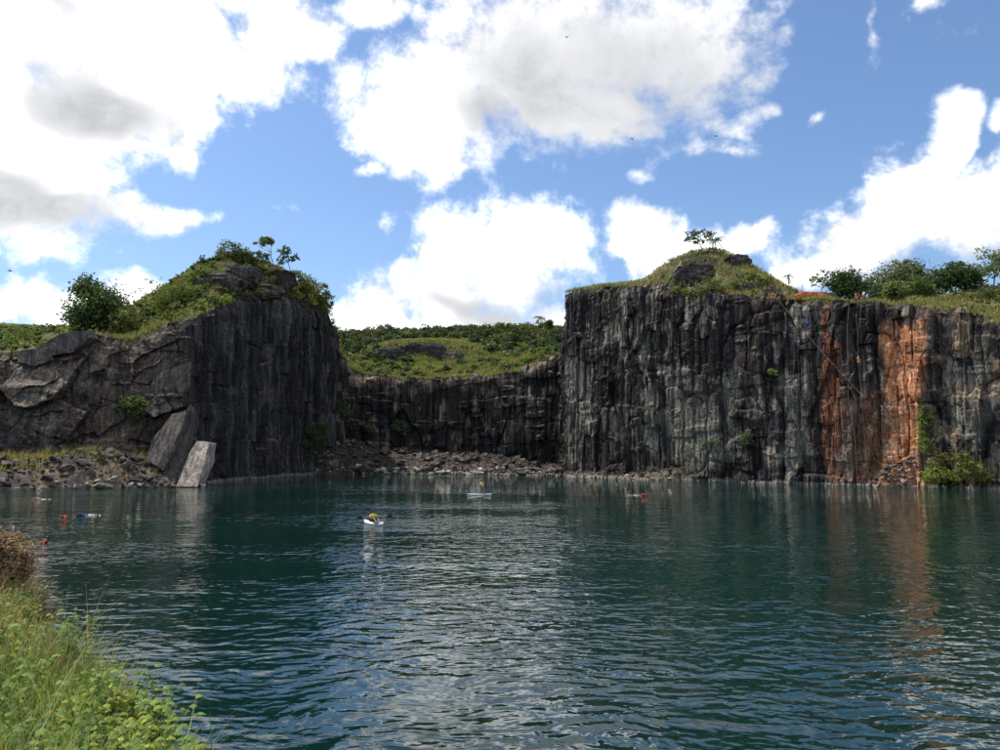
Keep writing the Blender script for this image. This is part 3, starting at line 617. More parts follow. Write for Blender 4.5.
tree('slope_bush', 'dark little bush poking above the left slope of the knoll', 'bush', 168, [(194, 268, 5, 4), (204, 262, 6, 6)], (199, 278), 'dark', .26, 30, 16, .07)
tree('slope_bush', 'broad bright green bush on the left slope of the knoll', 'bush', 160, [(206, 274, 16, 9), (190, 281, 14, 8)], (200, 290), 'light', .3, 90, 20, .08, col2='olive')
tree('slope_bush', 'wide olive bush low on the left shoulder of the knoll', 'bush', 154, [(172, 296, 18, 12), (188, 292, 14, 10), (158, 303, 12, 8)], (172, 314), 'olive', .3, 110, 20, .1, col2='light')
tree('edge_bush', 'light green bush at the right edge of the left knoll', 'bush', 200, [(328, 303, 7, 11), (322, 292, 8, 9)], (325, 320), 'light', .32, 70, 18, .08, col2='olive')
tree('edge_bush', 'olive bush on the right slope of the knoll above the shaded wall', 'bush', 196, [(308, 284, 10, 9), (298, 276, 8, 7)], (303, 296), 'olive', .32, 70, 18, .08)
tree('ledge_bush', 'green bushes on a ledge under the dark outcrop of the left knoll', 'bush', 150, [(205, 306, 14, 5), (226, 299, 9, 4), (190, 309, 9, 4)], (205, 313), 'light', .25, 70, 18, .06, col2='yellow')
# right headland
tree('spreading_tree', 'sparse spreading tree on the summit of the right knoll', 'tree', 167, [(691, 236, 8, 5), (700, 233, 9, 4), (698, 241, 7, 4), (709, 236, 7, 5)], (701, 252), 'olive', .26, 60, 14, .12, col2='dark')
palm('dark palm beside the spreading tree on the right summit', 166, (715, 240), (716, 252), 2.4, n=17)
palm('small dark palm on the slope right of the right knoll', 150, (788, 276), (789, 284), 1.5, n=13)
tree('feathery_tree', 'thin feathery tree at the left end of the clifftop row', 'tree', 152, [(822, 275, 9, 7), (816, 281, 8, 6), (828, 283, 7, 6)], (822, 296), 'grey', .26, 34, 12, .1, col2='mid')
tree('round_tree', 'dense dark rounded tree left of the broad brownish tree', 'tree', 150, [(847, 280, 17, 12), (837, 285, 12, 12), (858, 286, 12, 12), (848, 293, 16, 7)], (848, 300), 'dark', .32, 221, 20, .2, col2='mid')
tree('broad_tree', 'broad dome shaped olive brown tree behind the cliff top', 'tree', 158, [(900, 280, 28, 18), (880, 286, 20, 14), (920, 284, 16, 16), (905, 270, 18, 10), (885, 296, 22, 7), (912, 297, 20, 7)], (898, 303), 'olive', .34, 340, 22, .25, col2='grey')
tree('clipped_bush', 'round glossy green bush standing at the cliff edge', 'bush', 137, [(895, 292, 13, 11)], (896, 303), 'mid', .28, 110, 24, .1, col2='light', clump_r=.28)
tree('glossy_tree', 'dark glossy leaved tree right of the broad olive tree', 'tree', 152, [(957, 275, 20, 12), (940, 281, 14, 12), (972, 280, 14, 12)], (955, 298), 'mid', .34, 238, 20, .2, col2='dark')
tree('glossy_tree', 'small light green tree between the broad olive tree and the glossy tree', 'tree', 150, [(921, 284, 10, 9), (930, 290, 8, 7)], (923, 300), 'light', .3, 60, 18, .1, col2='mid')
tree('tall_tree', 'tall airy light green tree at the right edge of the picture', 'tree', 158, [(990, 254, 14, 8), (998, 266, 16, 12), (984, 270, 12, 9), (1008, 258, 14, 10)], (994, 292), 'olive', .3, 110, 14, .18, col2='light')
tree('slope_bush', 'dark olive bush on the grass slope at the right edge', 'bush', 139, [(990, 294, 16, 8), (972, 300, 12, 6), (1008, 296, 12, 9)], (990, 306), 'olive', .28, 110, 18, .08, col2='dark')
tree('knoll_bush', 'green bush under the dark outcrop of the right knoll', 'bush', 153, [(712, 284, 7, 7), (703, 291, 10, 4), (722, 290, 8, 6)], (712, 298), 'mid', .25, 70, 16, .06, col2='olive')
tree('knoll_bush', 'yellow green bush at the lip of the cliff below the right knoll', 'bush', 152, [(690, 293, 12, 4), (676, 290, 8, 4)], (686, 299), 'light', .25, 60, 16, .06, col2='olive')
tree('knoll_bush', 'bushes in the gully right of the right knoll', 'bush', 151, [(738, 283, 9, 6), (752, 276, 9, 5), (764, 282, 8, 5)], (748, 292), 'olive', .25, 80, 16, .06, col2='light')
# hill skyline
palm('tall palm on the far skyline left of the main cliff', 350, (540, 318), (540, 333), 3.4, n=15)
for lab, D, lob, bs, kd in (
    ('round dark tree on the skyline beside the far palm', 345, [(549, 324, 4, 5)], (549, 334), 'dark'),
    ('round dark tree standing up on the left of the far skyline', 345, [(388, 330, 7, 5), (394, 333, 5, 4)], (389, 340), 'dark'),
    ('pale feathery tree on the far skyline nearest the left headland', 345, [(371, 334, 5, 3), (360, 336, 4, 3)], (367, 343), 'grey'),
    ('broad dark tree at the middle of the far skyline', 352, [(458, 328, 7, 4), (466, 329, 6, 4)], (461, 336), 'dark'),
    ('pale green tree right of the middle of the far skyline', 352, [(500, 325, 6, 3), (508, 326, 4, 3)], (503, 334), 'light'),
    ('dark tree in the wood below the far palm', 300, [(520, 345, 9, 7), (510, 348, 8, 6)], (515, 358), 'dark'),
    ('bright green bushy tree right of the grassy hill patch', 262, [(540, 357, 13, 5), (525, 361, 10, 4)], (533, 368), 'light'),
    ('dark spreading tree under the grassy hill patch', 258, [(465, 363, 9, 6), (478, 366, 12, 5)], (470, 373), 'dark')):
    tree('hill_tree', lab, 'tree', D, lob, bs, kd, .55, 44, 14, .2)
# the bushes on the rim of the low back cliff
tree('rim_bush', 'grey green bush on the rim of the low cliff near the left headland', 'bush', 221, [(380, 373, 6, 4)], (380, 379), 'grey', .3, 34, 16, .07)
tree('rim_bush', 'small dark bush on the rim of the low cliff by the grey bush', 'bush', 222, [(369, 371, 5, 4)], (369, 377), 'dark', .3, 26, 16, .07)
# plants rooted in the rock faces
def cliff_bush(label, lob, kind, col2=None, leaf=.22, n=50, out=.6):
    cx, cy = np.mean([l[0] for l in lob]), np.mean([l[1] for l in lob]); P, nn = on_cliff(cx, cy); P = P + nn * out; D = P[1]
    e = tree('cliff_bush', label, 'bush', D, lob, (cx, cy + max(l[3] for l in lob)), kind, leaf, n, 15, .07, col2=col2)
    return e
cliff_bush('green bush growing out from the slabby left cliff', [(133, 402, 12, 7), (125, 406, 9, 6), (143, 408, 9, 8), (136, 413, 10, 6)], 'light', 'mid', .24, 130, 1.0)
cliff_bush('grey green bush on the shaded rock at the end of the left headland', [(341, 405, 8, 7), (333, 410, 6, 5), (346, 412, 6, 5)], 'grey', 'mid', .28, 70)
cliff_bush('pale bush low on the back cliff above the rubble', [(398, 425, 9, 5), (386, 430, 6, 4), (404, 430, 6, 5)], 'grey', 'mid', .28, 70)
cliff_bush('small pale bush halfway along the back cliff left of the pale bush', [(370, 428, 7, 4), (362, 424, 5, 4)], 'grey', 'mid', .28, 50)
cliff_bush('dark bush in the shaded corner at the foot of the left headland', [(312, 440, 10, 18), (304, 460, 9, 10), (322, 430, 7, 12)], 'dark', 'mid', .3, 150)
cliff_bush('pale leaved shrub above the brushy foot of the main cliff', [(715, 442, 9, 3), (705, 444, 5, 3)], 'grey', 'light', .2, 50)
cliff_bush('small round shrub right of the pale leaved shrub on the main cliff', [(746, 439, 7, 7)], 'grey', 'mid', .2, 50)
cliff_bush('tiny yellow green plant on the dark rock by the first rope', [(773, 372, 5, 4)], 'yellow', 'light', .16, 20)
cliff_bush('bright green creeper hanging down beside the orange earth', [(923, 425, 8, 12), (930, 415, 6, 8), (926, 445, 9, 10), (921, 408, 4, 8)], 'light', 'yellow', .2, 130)
cliff_bush('bright green bush at the foot of the orange earth slope', [(937, 474, 13, 9), (950, 478, 12, 7), (930, 480, 9, 6)], 'light', 'yellow', .22, 140, 2.5)
cliff_bush('yellow green bush at the water near the right edge of the cliff', [(970, 470, 14, 10), (962, 458, 8, 8), (982, 478, 10, 6)], 'yellow', 'olive', .22, 120, 2.0)
cliff_bush('dry brown bush above the bright bush by the orange earth', [(945, 455, 9, 9), (935, 462, 7, 6)], 'dry', 'olive', .2, 60, 1.2)

# ------------------------------------------------------------------ outcrops and blocks
def rock_lump(c, rad, seed, base, nu=46, nv=30, blk=.55, tanmix=.3):
    th = np.linspace(0, 2 * math.pi, nu, endpoint=False)[:, None]; ph = np.linspace(.02, math.pi - .02, nv)[None, :]
    d = np.stack([np.cos(th) * np.sin(ph), np.sin(th) * np.sin(ph), np.cos(ph) + 0 * th], 2)
    sp = np.sign(d) * np.abs(d) ** .72; a, b = (th / (2 * math.pi) * nu / 7 + 0 * ph), (ph * nv / 26 + 0 * th)
    dd = unit(d); x, y, z = dd[..., 0] * 2 + seed, dd[..., 1] * 2, dd[..., 2] * 2
    r, F1, F2, _, _ = cells(x * 1.3 + z * .2, z * 1.1 + y * .9, seed); r2 = cells(x * 3 + y, z * 2.6 - y * 1.1, seed + 3)[0]
    k = 1 + blk * .45 * (r[0] - .5) + blk * .2 * (r2[0] - .5) + .3 * (fbm(x * 1.5, y * 1.5, z * 1.5, 4, seed) - .5) - .12 * np.exp(-(F2 - F1) / .05)
    P = np.array(c) + sp * k[..., None] * np.array(rad)
    F = []; idx = np.arange(nu * nv).reshape(nu, nv); nx_ = np.roll(idx, -1, 0)
    F = np.stack([idx[:, :-1], idx[:, 1:], nx_[:, 1:], nx_[:, :-1]], 2).reshape(-1, 4)
    col = np.array(base) * (.6 + .8 * fbm(x * 2, y * 2, z * 1.1, 4, seed + 9))[..., None] * (.8 + .4 * r2[1])[..., None]
    col = cmix(col, np.array(base) * 3.0, sst(fbm(x * 3, y * 3, z * 1.2, 3, seed + 19), .58, .66) * tanmix)
    return mesh_np(P.reshape(-1, 3) - np.array(c), F, np.clip(col.reshape(-1, 3), .01, .6))
def outcrop(label, px, py, rx, ry, D, base=(.045, .04, .037), depth=.8, seed=1, name='rock_outcrop', cat='rock', **kw):
    c = at(px, py, D); r_ = (rx * D / FPX, rx * D / FPX * depth, ry * D / FPX)
    o = obj(name, rock_lump((0, 0, 0), r_, seed, base, **kw), M_CLIFF, None, c); tag(o, label, cat); return o
outcrop('dark rounded outcrop in the left slope of the left knoll', 220, 288, 24, 14, 160, seed=3, depth=.6)
outcrop('dark outcrop band just under the crest of the left knoll', 243, 277, 18, 12, 165, seed=4, depth=.6)
outcrop('dark outcrop below the flat topped tree', 276, 281, 19, 12, 183, seed=5, depth=.4)
outcrop('brown rock ribs over the shaded wall of the left headland', 262, 292, 20, 8, 172, base=(.09, .075, .06), seed=6, depth=.4)
outcrop('big dark overhanging outcrop on the face of the right knoll', 695, 279, 22, 14, 160.8, seed=7, depth=.6)
outcrop('dark rock shoulder right of the summit trees', 738, 263, 13, 8, 161, seed=8, depth=.6)
outcrop('grey rocks in the gully below the right knoll', 752, 289, 14, 7, 151, base=(.07, .06, .052), seed=9, depth=.5)
outcrop('brownish rocks at the foot of the right knoll slope', 772, 293, 9, 6, 147, base=(.10, .075, .06), seed=10, depth=.5)
for i, (px, py, rx, ry, D) in enumerate([(388, 357, 18, 9, 265), (422, 355, 24, 12, 266.5), (449, 360, 15, 9, 266)]):
    outcrop(['dark rock face at the left end of the grassy hill patch', 'tall dark rock face in the middle under the grassy hill patch', 'brown rock face at the right end of the grassy hill patch'][i], px, py, rx, ry, D, [(.045, .04, .037), (.04, .037, .035), (.08, .062, .05)][i], .35, 12 + i)
# loose blocks leaning on the slabby cliff
def block(label, corners, D, thick, mat, name='rock_slab', lean=0.0, seed=0):
    """angular slab: its outline stands in the place at distance D, with real thickness behind it"""
    rg = np.random.default_rng(seed); n = len(corners); fr = []; bk = []
    for i, (px, py) in enumerate(corners):
        p = at(px, py, D); p = at(px, py, D + lean * max(p[2], 0)); fr.append(p); q = p + np.array((rg.uniform(-.5, .2), thick * rg.uniform(.8, 1.2), rg.uniform(-.3, .3))); bk.append(q)
    c = np.mean(fr + bk, 0); bm = bmesh.new(); v = [bm.verts.new(p - c) for p in fr + bk]
    bmesh.ops.convex_hull(bm, input=v); bmesh.ops.triangulate(bm, faces=bm.faces)
    bmesh.ops.subdivide_edges(bm, edges=bm.edges, cuts=4, use_grid_fill=True)
    for vv in bm.verts:
        x, y, z = vv.co; k = np.array([x, y, z]); nzz = [float(fbm(np.array([x * .9 + j * 7 + seed]), np.array([y * .9]), np.array([z * .9]), 3, 400 + j)[0] - .5) for j in range(3)]
        vv.co += Vector(nzz) * .8
    me = bpy.data.meshes.new(name); bm.to_mesh(me); bm.free(); o = obj(name, me, mat, None, c); tag(o, label, 'rock'); return o
block('pale sunlit slab leaning at the water below the shaded wall', [(196, 441), (209, 443), (206, 462), (199, 476), (197, 487), (176, 487), (181, 474), (188, 458)], 127.6, 3.4, M_PALE, lean=.66, seed=1)
block('grey brown slab standing left of the pale slab', [(172, 414), (188, 410), (176, 445), (163, 470), (147, 460), (152, 440)], 129.5, 3.4, rock_mat('brown_stone', .12, ((.095, .082, .07), (.10, .086, .074))), lean=.5, seed=2)
block('dark leaning slab between the brown slab and the pale slab', [(188, 405), (193, 412), (186, 450), (178, 487), (155, 486), (168, 468)], 130.5, 3.0, M_DARKST, lean=.55, seed=3)
block('square brown block jutting from the top of the slabby cliff', [(153, 376), (172, 374), (188, 362), (188, 385), (178, 400), (152, 403)], 139.0, 3.0, rock_mat('block_stone', .12, ((.105, .088, .075), (.11, .09, .078))), 'rock_block', seed=4)
block('grey tilted block on the rim of the slabby left cliff', [(58, 334), (86, 330), (90, 338), (72, 352), (46, 356), (40, 346)], 136.5, 3.5, rock_mat('grey_block', .12, ((.085, .078, .07), (.09, .08, .072))), 'rock_block', seed=6)
block('smaller grey block on the rim at the far left', [(20, 350), (46, 347), (50, 360), (36, 366), (18, 362)], 135.5, 3.0, rock_mat('grey_block_b', .12, ((.10, .09, .08), (.11, .095, .082))), 'rock_block', seed=7)

# ------------------------------------------------------------------ banks of rubble at the water
def hull_mesh(seed, n=18, flat=.7):
    rg = np.random.default_rng(seed); p = unit(rg.normal(size=(n, 3))) * rg.uniform(.8, 1.05, (n, 1)) * np.array((1, rg.uniform(.65, .95), flat)); bm = bmesh.new(); v = [bm.verts.new(q) for q in p]
    bmesh.ops.convex_hull(bm, input=v); bmesh.ops.delete(bm, geom=[q for q in bm.verts if not q.link_faces], context='VERTS')
    me = bpy.data.meshes.new('stone'); bm.to_mesh(me); bm.free(); return me
STONES = [hull_mesh(500 + i) for i in range(10)]; PALES = [hull_mesh(600 + i) for i in range(6)]
for m_ in STONES: m_.materials.append(M_STONE)
M_WHITISH = rock_mat('water_washed_stone', .08, ((.20, .18, .155), (.42, .38, .33)))
for m_ in PALES: m_.materials.append(M_WHITISH)
def bank(name, label, rows, cols, stones, pales, small, seed, bulge=.25, srange=(.35, 1.1), tuft=None, tuft_n=0, tuft_w=lambda u, v: u * 0 + 1):
    rg = np.random.default_rng(seed); nu, nv = 150, 26; k = np.linspace(0, 1, len(rows)); u = np.linspace(0, 1, nu)
    Wt = np.array([water_at(r_[0], r_[1]) for r_ in rows]); Ct = np.array([[(r_[2] - 500) / FPX * r_[3], r_[3], r_[4]] for r_ in rows])
    Wu = np.stack([np.interp(u, k, Wt[:, i]) for i in range(3)], 1); Cu = np.stack([np.interp(u, k, Ct[:, i]) for i in range(3)], 1)
    def surf(uu, vv):
        a = np.stack([np.interp(uu, u, Wu[:, i]) for i in range(3)], 1); b = np.stack([np.interp(uu, u, Cu[:, i]) for i in range(3)], 1)
        p = a + (b - a) * vv[:, None]; zz = b[:, 2] * (vv ** .8 + bulge * np.sin(np.pi * vv)) + (fbm(p[:, 0] / 2.2, p[:, 1] / 2.2, o=4, seed=seed) - .5) * 1.5 * np.clip(b[:, 2] / 4, .25, 1) * sst(vv, 0, .25)
        p[:, 2] = zz - .35 * (1 - sst(vv, 0, .15)); return p
    Ug, Vg = np.meshgrid(u, np.linspace(-.06, 1.15, nv), indexing='ij'); P = surf(Ug.ravel(), np.clip(Vg.ravel(), 0, 1.15)); P[:, 2] -= np.where(Vg.ravel() < 0, 1.2, 0)
    n1 = fbm(P[:, 0] / 3, P[:, 1] / 3, o=4, seed=seed + 1); n2 = fbm(P[:, 0] / .9, P[:, 1] / .9, P[:, 2] / .9, 3, seed + 2)
    c = lerp(np.array(cols[0]), np.array(cols[1]), sst(n1, .35, .62)[:, None]); c = cmix(c, cols[2], sst(n2, .55, .66) * .8); c = cmix(c, (.26, .235, .20), (1 - sst(P[:, 2], .15, .45)) * .6)
    o = obj(name, mesh_np(P, grid_faces(nu, nv), c), M_CLIFF); tag(o, label, None, None, 'structure')
    def put(meshes, n, vr, sr, pw=2.2):
        uu = rg.uniform(.01, .99, n); vv = rg.uniform(*vr, n); Q = surf(uu, vv)
        for q in Q:
            sz = sr[0] + (sr[1] - sr[0]) * rg.uniform(0, 1) ** pw
            st = bpy.data.objects.new('stone', meshes[rg.integers(len(meshes))]); COL.objects.link(st); st.parent = o; st.location = q + np.array((0, 0, sz * .32)); st.rotation_euler = (rg.uniform(-.5, .5), rg.uniform(-.5, .5), rg.uniform(0, 6.28)); st.scale = (sz * rg.uniform(.9, 1.5), sz, sz * rg.uniform(.6, .95))
    put(STONES, stones, (.03, .9), srange); put(PALES, pales, (0, .10), (srange[0] * .8, srange[1] * .9))
    # small rubble too fine to pick apart
    uu = rg.uniform(0, 1, small); vv = rg.uniform(0, .95, small); Q = surf(uu, vv); parts = []; prot = []
    for m_ in STONES:
        vs = np.array([v_.co[:] for v_ in m_.vertices]); fs = np.array([p_.vertices[:] for p_ in m_.polygons if len(p_.vertices) == 3]); prot.append((vs, fs))
    for q in Q:
        vs, fs = prot[rg.integers(len(prot))]; a = rg.uniform(0, 6.28); sz = rg.uniform(.12, .42); Rz = np.array([[math.cos(a), -math.sin(a), 0], [math.sin(a), math.cos(a), 0], [0, 0, 1]])
        parts.append((vs @ Rz.T * sz + q + np.array((0, 0, sz * .2)), fs, np.tile(np.array(cols[2]) * rg.uniform(.4, 1.3), (len(vs), 1))))
    rb = obj('small_rubble', join(parts), M_CLIFF, o); rb['kind'] = 'stuff'
    if tuft_n:
        uu = rg.uniform(0, 1, tuft_n); vv = rg.uniform(.12, 1, tuft_n); kk = rg.uniform(0, 1, tuft_n) < tuft_w(uu, vv) * sst(fbm(uu * 14, vv * 3, o=3, seed=seed + 5), .38, .55); Q = surf(uu[kk], vv[kk]); per = 9
        Pb = np.repeat(Q, per, 0) + rg.normal(size=(len(Q) * per, 3)) * np.array((.3, .3, .03)); cc = np.repeat(np.array(pick(*tuft, len(Q))), per, 0) * rg.uniform(.7, 1.3, (len(Pb), 1))
        g = obj(name.replace('bank', 'grass'), join([blades(Pb, rg.uniform(.4, 1.3, len(Pb)), np.full(len(Pb), .13), cc, .8, 1)]), M_GRASS); tag(g, 'dry grass and weeds growing on the ' + label, 'grass', None, 'stuff')
    return o
bank('rubble_bank_left', 'rubble shore below the slabby left cliff', [(-60, 492, -40, 131, 5), (0, 490.5, 0, 131.5, 5.2), (50, 489.5, 50, 133, 5.6), (110, 488.5, 112, 136, 6.6), (150, 487.5, 150, 139, 4.5), (185, 486.5, 178, 140, 2.5), (205, 484.5, 200, 142.5, .8)],
     [(.04, .034, .029), (.13, .098, .056), (.075, .063, .053)], 150, 30, 900, 21, .25, (.4, 1.3), (['dry', 'olive', 'yellow', 'light'], [.5, .25, .15, .1]), 900, lambda u, v: np.where(u < .72, 1.0, .25) * sst(v, .15, .4))
bank('rubble_bank_back', 'rubble shore below the low back cliff', [(304, 474.2, 312, 202, 1.5), (322, 473.8, 335, 209, 7.5), (345, 473.5, 350, 217.5, 9.0), (375, 473.6, 375, 220, 6.8), (410, 474, 410, 220.5, 5.2), (450, 474.2, 450, 220.5, 5.4), (490, 474.7, 490, 220, 5.0), (520, 475.1, 520, 219, 3.2), (545, 475.5, 545, 217, 2.2), (561, 475.9, 562, 213, 1.0)],
     [(.03, .025, .021), (.058, .045, .033), (.075, .062, .051)], 290, 70, 2600, 22, .2, (.45, 1.6), (['dry', 'olive', 'yellow', 'light'], [.35, .3, .15, .2]), 520, lambda u, v: np.exp(-((u - .58) / .2) ** 2) * sst(v, .35, .6))
bank('rubble_bank_right', 'brushy rubble foot of the main right cliff', [(566, 476.6, 566, 187, .8), (600, 477.5, 606, 178, 1.2), (640, 478.9, 646, 168, 1.4), (672, 480.1, 680, 158.5, 2.6), (700, 480.9, 706, 154, 4.8), (740, 482.2, 746, 147.5, 4.4), (775, 483.4, 782, 142, 2.6), (800, 484.3, 808, 138.5, 1.0), (850, 485.8, 858, 133, .7)],
     [(.05, .043, .037), (.11, .085, .055), (.10, .088, .075)], 110, 30, 700, 23, .2, (.3, .85), (['dry', 'olive', 'dry', 'yellow'], [.55, .25, .1, .1]), 700, lambda u, v: np.exp(-((u - .62) / .17) ** 2))
bank('earth_bank', 'orange earth fan at the foot of the right cliff', [(852, 486.0, 862, 132.5, .6), (880, 486.9, 888, 129.5, 3.5), (905, 487.5, 912, 127.2, 5.2), (940, 488.3, 945, 124.4, 4.5), (975, 489.2, 978, 121.5, 2.6), (1012, 490.4, 1015, 118.3, 1.2)],
     [(.20, .085, .045), (.36, .18, .10), (.32, .20, .13)], 60, 26, 500, 24, .1, (.3, .9), (['light', 'yellow', 'olive', 'dry'], [.3, .25, .25, .2]), 500, lambda u, v: sst(u, .45, .65))
for lab, px, py, D, sz, me in (('large flat pale boulder at the water right of the low back cliff rubble', 543, 473.5, 191.5, (2.6, 1.6, 1.0), PALES[0]), ('grey boulder beside the flat pale boulder on the back shore', 521, 470.5, 195, (2.2, 1.5, 1.3), PALES[1]),
                              ('dark wedge shaped boulder at the left end of the back shore', 363, 468, 203, (3.6, 2.0, 1.9), STONES[2]), ('dark rounded boulder at the foot of the left headland corner', 335, 464, 204, (3.0, 2.4, 2.0), STONES[3]),
                              ('pale pointed boulder at the far left waterline', 9, 486, 121, (1.5, 1.2, 1.6), PALES[2]), ('dark boulder pile stone above the pale rocks of the left shore', 88, 474, 126, (2.6, 1.6, 1.2), STONES[5]), ('grey rounded boulder at the waterline of the left shore', 103, 486, 122.5, (1.6, 1.2, 1.0), PALES[4])):
    o = bpy.data.objects.new('boulder', me); COL.objects.link(o); o.location = at(px, py, D); o.scale = sz; o.rotation_euler = (.2, -.15, rng.uniform(0, 6)); tag(o, lab, 'boulder')

for lab, px, py, D, sz, me in (('small dark stone wedged at the left foot of the pale slab', 172, 485, 127.5, (1.0, .8, .6), STONES[1]), ('pale chip of rock at the right foot of the pale slab', 203, 485.5, 129, (.9, .7, .5), PALES[3]), ('flat grey stone between the two leaning slabs', 165, 480, 128.5, (1.3, .9, .6), STONES[7]), ('angular grey stone under the brown slab', 150, 478, 128, (1.2, .9, .7), STONES[4])):
    o = bpy.data.objects.new('boulder', me); COL.objects.link(o); o.location = at(px, py, D); o.scale = sz; o.rotation_euler = (.3, -.2, px); tag(o, lab, 'boulder')

# ------------------------------------------------------------------ the near bank, its grass and weeds
BL = BANK[::-1]
def bank_z(x, y):
    e = seg_dist(x, y, BANK, False); poly = np.concatenate([BANK, [(-40, 30), (-40, -30), (40, -30), (40, 4.4)]]); e = np.where(inside(x, y, poly), e, -e)
    top = 4.4 - .15 * np.clip(y, 0, 6) + .12 * np.clip(-x - 3 - y * .3, 0, 3) + .70 * np.exp(-(((x + 9.0) / 1.35) ** 2 + ((y - 13.0) / 1.5) ** 2)) + (fbm(x / .9, y / .9, o=4, seed=700) - .5) * .4
    fall = np.where(e < 0, np.maximum(-e, 0) * (1.5 + 1.2 * fbm(x / 1.1, y / 1.1, o=3, seed=702)) + .3 * sst(-e, 0, .5), 0)
    return np.maximum(top - fall - .25 * (1 - sst(e, 0, .6)), -.9), e
def build_bank():
    gx = np.arange(-16, 14, .12); gy = np.arange(-6, 19, .12); Xg, Yg = np.meshgrid(gx, gy, indexing='ij'); x, y = Xg.ravel(), Yg.ravel(); z, e = bank_z(x, y)
    n1 = fbm(x / .7, y / .7, o=4, seed=701); c = lerp(np.array((.06, .048, .03)), np.array((.13, .105, .06)), sst(n1, .3, .65)[:, None]); c = cmix(c, (.06, .052, .045), sst(-e, .2, .8))
    o = obj('near_bank', mesh_np(np.stack([x, y, z], 1), grid_faces(len(gx), len(gy)), c, True), M_SOIL); tag(o, 'overgrown bank in the near left corner', None, None, 'structure')
build_bank()
rk = obj('rock_ledge', rock_lump((0, 0, 0), (.75, 1.0, .42), 77, (.085, .062, .05), 64, 44, .6), M_CLIFF, None, (-8.15, 12.7, 3.32)); tag(rk, 'dark rock ledge under the dry grass at the left edge of the near bank', 'rock')
def scatter_bank(n, xr, yr, cond):
    x = rng.uniform(*xr, n); y = rng.uniform(*yr, n); z, e = bank_z(x, y); k = cond(x, y, e) & (x > -.72 * y - 1.2); return np.stack([x[k], y[k], z[k] - .03], 1), e[k]
def palette(n, tones, p): return np.array(tones)[rng.choice(len(tones), n, p=p)] * rng.uniform(.7, 1.3, (n, 1))
P, e = scatter_bank(70000, (-9, -.8), (3.2, 12.4), lambda x, y, e: (e > -1.5) & (e < 3.4))
mixn = fbm(P[:, 0] / .8, P[:, 1] / .8, o=3, seed=710); cg = palette(len(P), [(.13, .20, .042), (.21, .25, .06), (.08, .13, .035), (.28, .25, .09), (.36, .29, .15)], [.32, .32, .14, .13, .09])
cd_ = palette(len(P), [(.38, .29, .15), (.30, .21, .11), (.20, .18, .07)], [.4, .35, .25]); wdry = sst(mixn + (P[:, 1] - 9.5) * .06, .52, .66)[:, None] * (rng.uniform(0, 1, (len(P), 1)) < .75); cg = np.where(wdry > .5, cd_, cg)
hgt = rng.uniform(.16, .52, len(P)) * np.where(rng.uniform(0, 1, len(P)) < .06, 1.5, 1) * (.25 + 1.5 * sst(mixn, .25, .75))
g = obj('foreground_grass', join([blades(P, hgt, rng.uniform(.005, .013, len(P)), cg, .9, 3)]), M_GRASS); tag(g, 'tall green and yellow grass on the near bank', 'grass', None, 'stuff')
P, e = scatter_bank(30000, (-11, -6.6), (11.2, 15.2), lambda x, y, e: (e > -.45) & (((x + 9.0) / 2.0) ** 2 + ((y - 13.1) / 2.1) ** 2 < 1) & (fbm(x / .35, y / .35, o=2, seed=720) > .44))
tuh = .35 + 1.1 * fbm(P[:, 0] / .45, P[:, 1] / .45, o=2, seed=721)
g = obj('dry_grass', join([blades(P, rng.uniform(.12, .62, len(P)) * tuh, rng.uniform(.006, .015, len(P)), palette(len(P), [(.36, .26, .16), (.29, .19, .125), (.20, .125, .085), (.20, .18, .08)], [.3, .35, .25, .1]), 1.3, 3)]), M_GRASS); tag(g, 'pale brown dry grass over the rock ledge at the left edge', 'grass', None, 'stuff')
tree('dry_shrub', 'brown dried up shrub hanging over the rock ledge at the left edge', 'shrub', 12.6, [(4, 548, 20, 16), (22, 562, 12, 16), (12, 578, 18, 14), (-16, 556, 18, 26)], (6, 600), 'straw', .035, 260, 26, .02, col2='brown', clump_r=.4)
def weed(i):
    rg = np.random.default_rng(900 + i); mb = MB(); LV = []; H_ = rg.uniform(.28, .62); ns_ = rg.integers(3, 6)
    tone = [(.26, .32, .05), (.18, .26, .055), (.12, .19, .045), (.32, .34, .06)][i % 4]
    for k in range(ns_):
        a = rg.uniform(0, 6.28); ln = H_ * rg.uniform(.7, 1.1); pts = [np.array((0, 0, 0)), np.array((math.cos(a) * .12 * ln, math.sin(a) * .12 * ln, ln * .5)), np.array((math.cos(a) * .38 * ln, math.sin(a) * .38 * ln, ln))]; mb.add(*tube(pts, [.005, .004, .002], 5))
        for q in range(14):
            u = .2 + .8 * q / 13; p = pts[0] * (1 - u) ** 2 + 2 * u * (1 - u) * pts[1] + u * u * pts[2]; b = a + q * 2.4; L = rg.uniform(.045, .085); d = np.array((math.cos(b), math.sin(b), rg.uniform(-.1, .5))); sd = np.array((-math.sin(b), math.cos(b), 0)); up = np.array((0, 0, 1.0)); w = L * .38; f0 = p + d * .012
            LV.append((np.array([f0, f0 + d * L * .35 + sd * w - up * .006, f0 + d * L * .75 + sd * w * .7 - up * .012, f0 + d * L - up * .03, f0 + d * L * .75 - sd * w * .7 - up * .012, f0 + d * L * .35 - sd * w - up * .006, f0 + d * L * .5 + up * .008]), np.array([(0, 1, 6), (1, 2, 6), (2, 3, 6), (3, 4, 6), (4, 5, 6), (5, 0, 6)]), np.tile(np.array(tone) * rg.uniform(.7, 1.35), (7, 1))))
    return mb.mesh(), join(LV)
M_STEM = plain('green_stem', (.12, .16, .05), .6)
WEEDS = [weed(i) for i in range(8)]
for a, b in WEEDS: a.materials.append(M_STEM); b.materials.append(M_LEAF)
